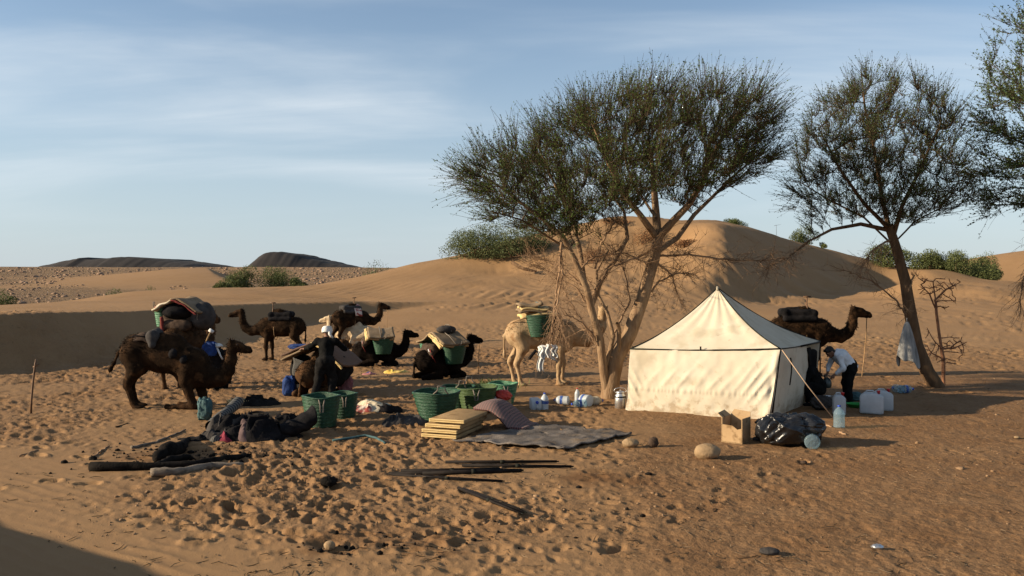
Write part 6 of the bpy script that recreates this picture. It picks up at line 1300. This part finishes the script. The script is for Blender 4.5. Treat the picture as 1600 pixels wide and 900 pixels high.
# box with the red bag
p = at(778, 642); rt = thing('cardboard_box', 'small open cardboard box behind the woven cushion', 'box', p, R(-12))
for c_, sz in (((0, -0.16, 0.13), (0.50, 0.012, 0.24)), ((0, 0.16, 0.13), (0.50, 0.012, 0.24)), ((-0.25, 0, 0.13), (0.012, 0.33, 0.24)), ((0.25, 0, 0.13), (0.012, 0.33, 0.24)), ((0, 0, 0.012), (0.5, 0.32, 0.012))): MB().box(c_, sz).build('side_panel' if sz[2] > 0.1 else 'bottom_panel', M_card, rt, smooth=False)
crumple('plastic_bag', 'red plastic bag on top of the small cardboard box', (p.x + 0.09, p.y, p.z + 0.20), (0.19, 0.15, 0.24), mat_noise('red_plastic', (0.38, 0.03, 0.02), (0.50, 0.055, 0.035), 5.0, 0.35), 3, 'bag')
crumple('plastic_bag', 'pale blue plastic bag beside the red one on the small box', (p.x - 0.13, p.y - 0.02, p.z + 0.19), (0.13, 0.12, 0.15), mat_noise('pale_blue_plastic', (0.30, 0.42, 0.50), (0.52, 0.60, 0.66), 9.0, 0.35), 5, 'bag')
# jerrycans and bottles
def jerrycan(label, px, py, w, d, h, rz, cap=M_capred, lying=False):
    p = at(px, py); rt = thing('jerrycan', label, 'jerrycan', (p.x, p.y, p.z), rz, 'white plastic water cans')
    M = Matrix.Identity(4) if not lying else Matrix.Translation((0, 0, d / 2)) @ Matrix.Rotation(R(90), 4, 'X') @ Matrix.Rotation(R(90), 4, 'Z')
    def put(mb, name, mt, **k): mb.v = [tuple(M @ Vector(v)) for v in mb.v]; return mb.build(name, mt, rt, **k)
    b = MB(); prof = [(-w / 2, 0), (w / 2, 0), (w / 2, h * 0.80), (w * 0.18, h * 0.95), (-w * 0.30, h * 0.95), (-w / 2, h * 0.80)]; n = len(prof)
    b.add([(x, -d / 2, z) for x, z in prof] + [(x, d / 2, z) for x, z in prof], [tuple(range(n)), tuple(range(2 * n - 1, n - 1, -1))] + [(i, i + n, (i + 1) % n + n, (i + 1) % n) for i in range(n)]); put(b, 'body', M_plastic, bevel=min(w, d) * 0.16)
    put(MB().tube([(-w * 0.28, 0, h * 0.93), (-w * 0.20, 0, h * 1.03), (w * 0.05, 0, h * 1.03), (w * 0.12, 0, h * 0.93)], 0.016, 8), 'handle', M_plastic)
    put(MB().lathe([(0.028, h * 0.90), (0.028, h * 1.0), (0.034, h * 1.0), (0.034, h * 1.05), (0.004, h * 1.055)], 14, (w * 0.28, 0, 0)), 'cap', cap)
    return rt
jerrycan('large white water can with red cap, left one of the pair on the shaded ground', 1362, 646, 0.46, 0.24, 0.46, R(-25)); jerrycan('large white water can, right one of the pair in the shade', 1379, 641, 0.40, 0.24, 0.44, R(-14))
jerrycan('narrow white water can with red cap in front of the bending man', 1311, 648, 0.24, 0.20, 0.44, R(-10)); jerrycan('white can lying on its side left of the acacia trunk', 834, 637, 0.26, 0.21, 0.44, R(8), M_capblue, True)
def bottle(label, px, py, r, h, mat, cap, lying=None, label_band=True, dz=0.0, group='plastic bottles'):
    p = at(px, py); rt = thing('bottle', label, 'bottle', (p.x, p.y, p.z + dz), 0.0, group)
    M = Matrix.Identity(4) if lying is None else Matrix.Translation((0, 0, r * 0.95)) @ Matrix.Rotation(lying, 4, 'Z') @ Matrix.Rotation(R(90), 4, 'Y') @ Matrix.Translation((0, 0, -h / 2))
    def put(mb, name, mt): mb.v = [tuple(M @ Vector(v)) for v in mb.v]; return mb.build(name, mt, rt)
    prof = [(r * 0.8, 0), (r, 0.03 * h)] + [(r * (1 - 0.035 * (i % 2)), h * (0.06 + 0.045 * i)) for i in range(13)] + [(r * 0.92, h * 0.70), (r * 0.62, h * 0.82), (r * 0.27, h * 0.91), (r * 0.25, h * 0.95)]
    put(MB().lathe(prof, 20, cap1=True), 'body', mat); put(MB().lathe([(r * 0.30, h * 0.94), (r * 0.30, h), (r * 0.02, h * 1.003)], 12), 'cap', cap)
    if label_band: put(MB().lathe([(r * 1.015, h * 0.36), (r * 1.015, h * 0.54)], 20, cap0=False), 'label', M_label)
    return rt
bottle('clear bottle with blue label standing at the right end of the lying can', 851, 640, 0.085, 0.36, M_plastic, M_capblue)
bottle('white bottle lying between the standing bottle and the acacia trunk', 877, 632, 0.10, 0.34, M_plastic, M_capblue, R(160))
bottle('slim white bottle standing behind the lying ones near the trunk', 902, 630, 0.06, 0.34, M_plastic, M_capred, None, False)
bottle('blue-labelled bottle lying nearest the camera left of the trunk', 904, 637, 0.09, 0.34, M_bottle, M_capblue, R(200))
bottle('round white bottle lying just left of the trunk foot', 913, 634, 0.13, 0.34, M_plastic, M_capblue, R(130))
bottle('dusty pale can lying against the trunk foot', 930, 633, 0.10, 0.36, M_paleblanket, M_capblue, R(10), False)
bottle('big clear water bottle with blue cap standing at the edge of the tent shadow', 1311, 668, 0.105, 0.42, M_bottle, M_capblue, None, False)
bottle('clear water bottle lying in front of the black bin bag, its base to the camera', 1268, 699, 0.125, 0.36, M_bottle, M_capblue, R(75), False)
bottle('clear bottle lying in the shade, left of two beyond the water cans', 1401, 613, 0.10, 0.34, M_bottle, M_capblue, R(100), False)
bottle('clear bottle with dark label lying in the shade, right of two beyond the water cans', 1416, 614, 0.10, 0.38, M_bottle, M_capblue, R(8))
# milk can
p = at(969, 638); rt = thing('metal_can', 'dented aluminium milk can between the acacia trunk and the tent', 'can', p)
MB().lathe([(0.10, 0), (0.115, 0.01), (0.115, 0.27), (0.105, 0.29), (0.085, 0.31), (0.085, 0.335)], 24, cap1=True).build('body', M_metal, rt); MB().lathe([(0.09, 0.335), (0.092, 0.36), (0.05, 0.375), (0.012, 0.38), (0.012, 0.40), (0.002, 0.405)], 20).build('lid', M_metal, rt)
MB().lathe([(0.119, 0.24), (0.119, 0.27)], 24, cap0=False).build('band', M_dark, rt); MB().tube([(0.09, 0, 0.33), (0.14, 0, 0.38), (0.10, 0, 0.43), (0, 0, 0.45), (-0.10, 0, 0.43), (-0.14, 0, 0.38), (-0.09, 0, 0.33)], 0.007, 5).build('handle', M_metal, rt)
# basin, pots in the shade
p = at(1337, 636); rt = thing('basin', 'flat green plastic basin between the bending man and the water cans', 'basin', p); MB().lathe([(0.14, 0), (0.16, 0.01), (0.20, 0.075), (0.215, 0.08), (0.205, 0.07), (0.16, 0.022), (0.01, 0.02)], 24).build('bowl', mat_noise('green_plastic', (0.02, 0.20, 0.03), (0.03, 0.26, 0.05), 4.0, 0.4), rt)
p = at(1334, 626); crumple('plastic_bag', 'grey plastic bag behind the green basin in the shade', p, (0.20, 0.14, 0.20), M_teal, 9, 'bag')
p = at(1295, 636); rt = thing('cooking_pot', 'steel cooking pot on the ground by the crouching person', 'pot', p); MB().lathe([(0.10, 0), (0.11, 0.01), (0.11, 0.24), (0.118, 0.245), (0.105, 0.24), (0.10, 0.02), (0.01, 0.02)], 22).build('pot', M_metal, rt); MB().tube([(0.11, 0, 0.2), (0.14, 0, 0.2), (0.14, 0, 0.16), (0.11, 0, 0.16)], 0.007, 5).build('handle', M_metal, rt)
p = at(1283, 640); crumple('plastic_bag', 'dull grey sack slumped at the tent doorway behind the guy rope', p, (0.22, 0.18, 0.30), M_greycloth, 12, 'bag')
# cardboard box by the tent
p = at(1150, 690); rt = thing('cardboard_box', 'tall torn cardboard box standing in front of the tent corner', 'box', (p.x, p.y, p.z), R(-38)); a_, h_ = 0.36, 0.43
for nm, c_, sz in (('side_panel', (-a_ / 2, 0, h_ / 2), (0.014, a_, h_)), ('side_panel', (a_ / 2, 0, h_ / 2), (0.014, a_, h_)), ('side_panel', (0, a_ / 2, h_ / 2), (a_ - 0.02, 0.014, h_)), ('bottom_panel', (0, 0, 0.012), (a_, a_, 0.014))): MB().box(c_, sz).build(nm, M_card, rt, smooth=False)
MB().add([(-a_ / 2, -a_ / 2, 0), (a_ / 2, -a_ / 2, 0), (a_ / 2, -a_ / 2, h_ * 0.62), (0.10, -a_ / 2, h_ * 0.56), (0.02, -a_ / 2 - 0.01, h_ * 0.70), (-a_ / 2, -a_ / 2, h_ * 0.72)], [(0, 1, 2, 3, 4, 5)]).build('torn_panel', M_card, rt, smooth=False, solid=0.014)
MB().add([(-a_ / 2, -a_ / 2, h_), (-a_ / 2, a_ / 2, h_), (-a_ / 2 - 0.10, a_ / 2 - 0.03, h_ + 0.08), (-a_ / 2 - 0.09, -a_ / 2 + 0.03, h_ + 0.06)], [(0, 1, 2, 3)]).build('flap', M_card, rt, smooth=False, solid=0.012)
MB().add([(-a_ / 2, a_ / 2, h_), (a_ / 2, a_ / 2, h_), (a_ / 2 - 0.03, a_ / 2 + 0.08, h_ + 0.07), (-a_ / 2 + 0.03, a_ / 2 + 0.09, h_ + 0.09)], [(0, 1, 2, 3)]).build('flap', M_card, rt, smooth=False, solid=0.012)
for k_, (y0, y1, z0, z1) in enumerate(((-0.15, -0.04, 0.34, 0.39), (0.03, 0.15, 0.33, 0.40), (-0.14, -0.02, 0.06, 0.12), (0.05, 0.14, 0.05, 0.20))): MB().box((-a_ / 2 - 0.010, (y0 + y1) / 2, (z0 + z1) / 2), (0.004, y1 - y0, z1 - z0)).build('print_patch', mat_noise('box_print_%d' % k_, (0.10, 0.055, 0.03), (0.24, 0.15, 0.08), 40.0), rt, smooth=False)
# bin bag
p = at(1237, 697); crumple('bin_bag', 'glossy black bin bag slumped on the sand beside the cardboard box', (p.x, p.y + 0.15, p.z - 0.02), (0.53, 0.34, 0.52), M_binbag, 2, 'bin bag', 0.30, 2.4, 150, 80, None, 0.85, 0.20)
# rocks
def rock(label, px, py, a, b, h, seed, mat=M_rock, group=None):
    p = at(px, py); rt = crumple('rock', label, (p.x, p.y, p.z - h * 0.1), (a, b, h), mat, seed, 'rock', 0.16, 1.6, 30, 18); rt['group'] = 'rocks lying on the sand'; return rt
rock('largest rounded tan rock, in front of the tent', 1105, 716, 0.205, 0.16, 0.25, 3); rock('left tan rock of the two beside the grey blanket', 985, 698, 0.14, 0.11, 0.155, 4); rock('right, upright dark rock of the two beside the grey blanket', 1021, 698, 0.085, 0.075, 0.18, 5, M_brownpad)
rock('small flat greenish stone in the right foreground', 1202, 866, 0.105, 0.07, 0.075, 6, M_greycloth); rock('pale chunk of stone in the left-centre foreground', 515, 858, 0.06, 0.05, 0.095, 7); rock('small stone between the cardboard box and the bin bag', 1182, 689, 0.07, 0.06, 0.08, 8, M_greycloth); rock('small brown stone right of the largest rock', 1256, 725, 0.05, 0.04, 0.06, 9, M_brownpad); rock('small pale stone far right', 1589, 685, 0.05, 0.04, 0.05, 10)
p = at(1371, 858); crumple('foil', 'crumpled silver foil in the right foreground', p, (0.06, 0.045, 0.05), M_metal, 4, 'foil', 0.5, 4.0, 26, 16)
# tent poles
def pole(label, a, b, r0=0.024, lift=0.03, group='tent poles on the sand', mat=M_pole):
    a, b = at(*a), at(*b); rt = thing('tent_pole', label, 'pole', a, 0.0, group); d = b - a; z = Vector((0, 0, lift)); MB().tube([z, d * 0.5 + z, d + z], [r0, r0, r0 * 0.8], 8).build('rod', mat, rt); MB().tube([d * 0.985 + z, d * 1.02 + z], r0 * 0.45, 6).build('pin', M_metal and M_trim, rt); MB().tube([d * 0.49 + z, d * 0.53 + z], r0 * 1.18, 8).build('sleeve', M_trim, rt)
pole('farthest dark tent pole of the bundle', (696, 725), (870, 724)); pole('second farthest dark tent pole, reaching farthest right', (722, 730), (893, 732)); pole('dark tent pole across the middle of the bundle', (626, 739), (782, 736), 0.026); pole('thick dark tent pole with pale sleeve in the middle of the bundle', (660, 743), (815, 738), 0.032)
pole('long dark tent pole starting at the left tip of the bundle', (607, 744), (805, 738), 0.032); pole('thin dark tent pole splaying to the front right', (612, 745), (785, 755), 0.020); pole('left one of two dark poles lying apart, askew in front', (716, 766), (815, 806), 0.022, mat=M_pole); pole('right one of two dark poles lying apart, askew in front', (724, 767), (820, 804), 0.020, mat=M_pole)
# firewood
def log(label, pts, rads, mat, seed, name='log', cat='log', lift=0.0):
    rg = random.Random(seed); P = [at(*q) for q in pts]; P = [Vector((q.x, q.y, q.z + r_ * 0.8 + lift)) for q, r_ in zip(P, rads)]; c = P[0].copy(); L_ = []; Rr = []
    for i in range(len(P) - 1):
        for k in range(6): t = k / 6; L_.append(P[i].lerp(P[i + 1], t) - c + Vector((rg.uniform(-1, 1), rg.uniform(-1, 1), rg.uniform(-.5, .5))) * 0.015); Rr.append((rads[i] * (1 - t) + rads[i + 1] * t) * rg.uniform(0.88, 1.12))
    L_.append(P[-1] - c); Rr.append(rads[-1]); rt = thing(name, label, cat, c); MB().tube(L_, Rr, 9).build('wood', mat, rt)
    return rt, L_, Rr
log('long charred black log lying left in the firewood', [(142, 736), (230, 734), (300, 730), (352, 722), (392, 714)], [0.075, 0.065, 0.055, 0.06, 0.03], M_char, 1)
log('grey weathered log with pale broken end, in front of the charred one', [(234, 745), (280, 742), (330, 732), (380, 729)], [0.072, 0.06, 0.05, 0.035], M_grey_wood, 2)
log('charred stump with a knob pointing up among the firewood', [(242, 722), (262, 716), (280, 708), (294, 690)], [0.07, 0.14, 0.10, 0.045], M_char, 3, 'stump', 'wood')
log('forked charred root under the stump', [(246, 730), (268, 722), (300, 718), (330, 722)], [0.04, 0.06, 0.05, 0.02], M_char, 4, 'root', 'wood')
log('thin crooked stick reaching up right behind the firewood', [(205, 702), (245, 692), (268, 682), (290, 672)], [0.030, 0.020, 0.018, 0.012], M_grey_wood, 5, 'stick', 'stick'); log('thin reddish stick left of the firewood', [(146, 716), (158, 706), (171, 698)], [0.014, 0.016, 0.012], M_dry, 6, 'stick', 'stick'); log('thin dry stick far left behind the firewood', [(30, 714), (60, 704), (85, 700)], [0.012, 0.014, 0.008], M_dry, 8, 'stick', 'stick')
log('short dark stick in the sand left of the kneeling camel\'s bag', [(182, 668), (200, 662)], [0.016, 0.010], M_char, 7, 'stick', 'stick'); log('black stick lying in the left-centre foreground', [(404, 771), (424, 769), (440, 765)], [0.022, 0.02, 0.012], M_char, 9, 'stick', 'stick')
p = at(513, 760); crumple('charcoal_lump', 'black lump of charred wood in the centre-left foreground', p, (0.11, 0.09, 0.13), M_char, 3, 'charcoal', 0.5, 2.5, 26, 16)
# upright stick at the left
p = at(48, 645); rt = thing('stake', 'crooked wooden stake standing in the sand at the far left', 'stake', p); MB().tube([(0, 0, -0.1), (0.02, 0, 0.3), (0.05, 0, 0.6), (0.10, 0, 1.0), (0.12, 0, 1.12)], [0.024, 0.022, 0.022, 0.020, 0.016], 7).build('shaft', M_wood, rt); MB().tube([(0.06, 0, 0.95), (0.17, 0.02, 1.02)], [0.02, 0.016], 6).build('tip', M_wood, rt)
# small cloths
p = at(620, 582); heap('cloth', 'yellow cloth lying on the sand left of the front lying camel', p, 0.36, 0.15, 0.07, mat_noise('yellow_cloth', (0.50, 0.32, 0.05), (0.62, 0.46, 0.16), 6.0), 9, 'cloth')
p = at(577, 585); heap('cloth', 'small pink cloth with a blue scrap between the camels', p, 0.20, 0.10, 0.05, mat_noise('pink_cloth', (0.26, 0.10, 0.10), (0.36, 0.16, 0.16), 6.0), 10, 'cloth', parts=((M_blue, -0.02, 0.1, 0.10, 0.06, 0.08),))
rope('rope', 'teal rope lying loosely in the sand in front of the charcoal cloth', [(q.x, q.y, q.z + 0.02) for q in (at(520, 690), at(548, 686), at(570, 682), at(588, 686), at(602, 694))], 0.022, M_teal)
log('reddish split stick by the bin bag, rear one', [(1284, 664), (1300, 668)], [0.02, 0.014], M_dry, 11, 'stick', 'stick'); log('reddish split stick by the bin bag, front one', [(1312, 676), (1322, 680)], [0.02, 0.014], M_dry, 12, 'stick', 'stick')
# cloths hanging in the trees
M_greywhite = mat_noise('grey_white_cloth', (0.17, 0.165, 0.155), (0.36, 0.35, 0.33), 3.0, 0.9, 0.3, 30.0, stretch=(3, 3, 0.6))
def hanging(label, c, w, h, mat, seed, peak=0.5):
    rt = thing('hanging_cloth', label, 'cloth', c)
    def fn(u, v):
        t = (u - 0.5) * math.pi * 1.7; sp = 0.10 + 0.90 * v ** 0.75; f = 0.16 * math.sin(u * 34 + seed) * (0.25 + v)
        return (math.sin(t) * w * 0.5 * sp + 0.04 * v, -math.cos(t) * w * 0.28 * sp * (1 + f), -h * v * (1 + 0.12 * math.sin(u * 9 + seed) + 0.06 * math.sin(u * 21)) )
    uvsheet(fn, 60, 24, 'cloth', mat, rt, solid=0.008); MB().tube([(0, 0, -0.03), (0.02, 0.05, 0.10)], 0.012, 5).build('knot', mat, rt)
hanging('grey-white cloth tied up on the leaning acacia trunk, hanging in folds', Vector(U(1417, 503, Y2 - 0.25)), 0.58, 1.02, M_greywhite, 2)
c_ = Vector(U(852, 547, Y1 - 1.25)); rt = crumple('hanging_cloth', 'white cloth bundled on the dead hanging branch beside the tan camel', c_ - Vector((0, 0, 0.1)), (0.15, 0.09, 0.20), M_white, 6, 'cloth', 0.45, 2.4, 50, 30, None, 0.7)
for k_ in range(3): uvsheet(lambda u, v: (-0.14 + 0.13 * k_ + 0.12 * u + 0.03 * math.sin(7 * v + k_), -0.09 + 0.05 * math.sin(u * 9 + k_) - 0.02 * k_, 0.24 - (0.24 + 0.06 * math.sin(2.4 * k_) + 0.06 * u) * v - 0.06 * abs(k_ - 1)), 10, 12, 'fold', M_white, rt, solid=0.006)
uvsheet(lambda u, v: (0.02 + 0.22 * u + 0.04 * math.sin(7 * v), -0.08 + 0.05 * math.sin(u * 9), 0.22 - (0.25 + 0.12 * u) * v), 10, 12, 'loose_end', M_white, rt, solid=0.006)
uvsheet(lambda u, v: (-0.16 + 0.14 * u + 0.03 * math.sin(6 * v), -0.05 + 0.05 * math.sin(u * 12), 0.16 - 0.52 * v), 10, 12, 'loose_end', M_white, rt, solid=0.006); MB().tube([(-0.2, 0, 0.10), (-0.36, 0, -0.10)], 0.035, 7).build('dark_end', M_dark, rt)
# ------------------------------------------------------------------ small litter of the camp
M_clod = mat_noise('earth_clod', (0.15, 0.088, 0.045), (0.27, 0.17, 0.095), 0.7, 0.95)
def litter():
    rng = np.random.default_rng(77)
    def spots(n, pick): 
        r = 7.5 + 30 * rng.uniform(0, 1, n) ** 1.6; t = np.radians(rng.uniform(-33, 33, n)); x, y = r * np.sin(t), r * np.cos(t); m = pick(x, y) & (y + 0.7 * x > 5.5); return x[m], y[m]
    bv, bf = bmesh_ico()
    x, y = spots(4200, lambda x, y: vnoise(x / 2.2, y / 2.2, 88) > -0.05); z = base(x, y) + detail(x, y); s = rng.gamma(1.6, 0.0048, len(x)) + 0.005
    V = bv[None] * (s[:, None] * rng.uniform(0.6, 1.3, (len(x), 3)) * np.array((1.2, 1.2, 0.8)))[:, None] + np.stack((x, y, z), 1)[:, None]; V += rng.normal(size=V.shape) * s[:, None, None] * 0.15; Q = (bf[None] + (np.arange(len(x)) * 12)[:, None, None]).reshape(-1, 3)
    o = mesh_np('pebbles', V.reshape(-1, 3), Q, M_clod, False); tag(o, 'pebbles and clods strewn over the trodden ground', None, None, 'stuff')
    x, y = spots(2400, lambda x, y: (x > -3 + 2 * vnoise(x / 2, y / 2, 89)) & (y < 30)); z = base(x, y) + detail(x, y) + 0.008; a = rng.uniform(0, math.tau, len(x)); L = rng.gamma(2.2, 0.028, len(x)); dx = np.stack((np.cos(a) * L, np.sin(a) * L, rng.normal(size=len(x)) * 0.01), 1); c = np.stack((x, y, z), 1)
    V, Q = tubes_np(np.stack((c - dx / 2, c + dx * 0.1 + rng.normal(size=c.shape) * 0.006, c + dx / 2), 1), np.tile([[0.003, 0.0035, 0.002]], (len(x), 1)), 3); tag(mesh_np('straw', V, Q, M_mattan, False), 'bits of straw scattered on the ground', None, None, 'stuff')
    x, y = spots(2600, lambda x, y: vnoise(x / 1.6, y / 1.6, 90) > -0.05); z = base(x, y) + detail(x, y) + 0.010; a = rng.uniform(0, math.tau, len(x)); L = rng.gamma(2.2, 0.04, len(x)); dx = np.stack((np.cos(a) * L, np.sin(a) * L, rng.normal(size=len(x)) * 0.015), 1); c = np.stack((x, y, z), 1)
    V, Q = tubes_np(np.stack((c - dx / 2, c + rng.normal(size=c.shape) * 0.012, c + dx / 2), 1), np.tile([[0.004, 0.005, 0.003]], (len(x), 1)), 3); tag(mesh_np('twig_litter', V, Q, M_twig, False), 'dark twigs and thorns scattered on the ground', None, None, 'stuff')
    P_ = []
    for (px, py, n, sp) in ((265, 715, 260, 0.75), (540, 850, 40, 0.35), (650, 848, 30, 0.4), (400, 715, 70, 0.5), (1000, 800, 30, 0.9)):
        q = at(px, py); P_.append(np.stack((q.x + rng.normal(size=n) * sp, q.y + rng.normal(size=n) * sp * 0.7), 1))
    P_ = np.concatenate(P_); x, y = P_[:, 0], P_[:, 1]; z = base(x, y) + detail(x, y); s = rng.gamma(1.8, 0.006, len(x)) + 0.005; V = bv[None] * (s[:, None] * rng.uniform(0.6, 1.6, (len(x), 3)))[:, None] + np.stack((x, y, z), 1)[:, None]
    tag(mesh_np('charcoal_bits', V.reshape(-1, 3), (bf[None] + (np.arange(len(x)) * 12)[:, None, None]).reshape(-1, 3), M_char, False), 'bits of charcoal and ash scraps around the firewood', None, None, 'stuff')
litter()
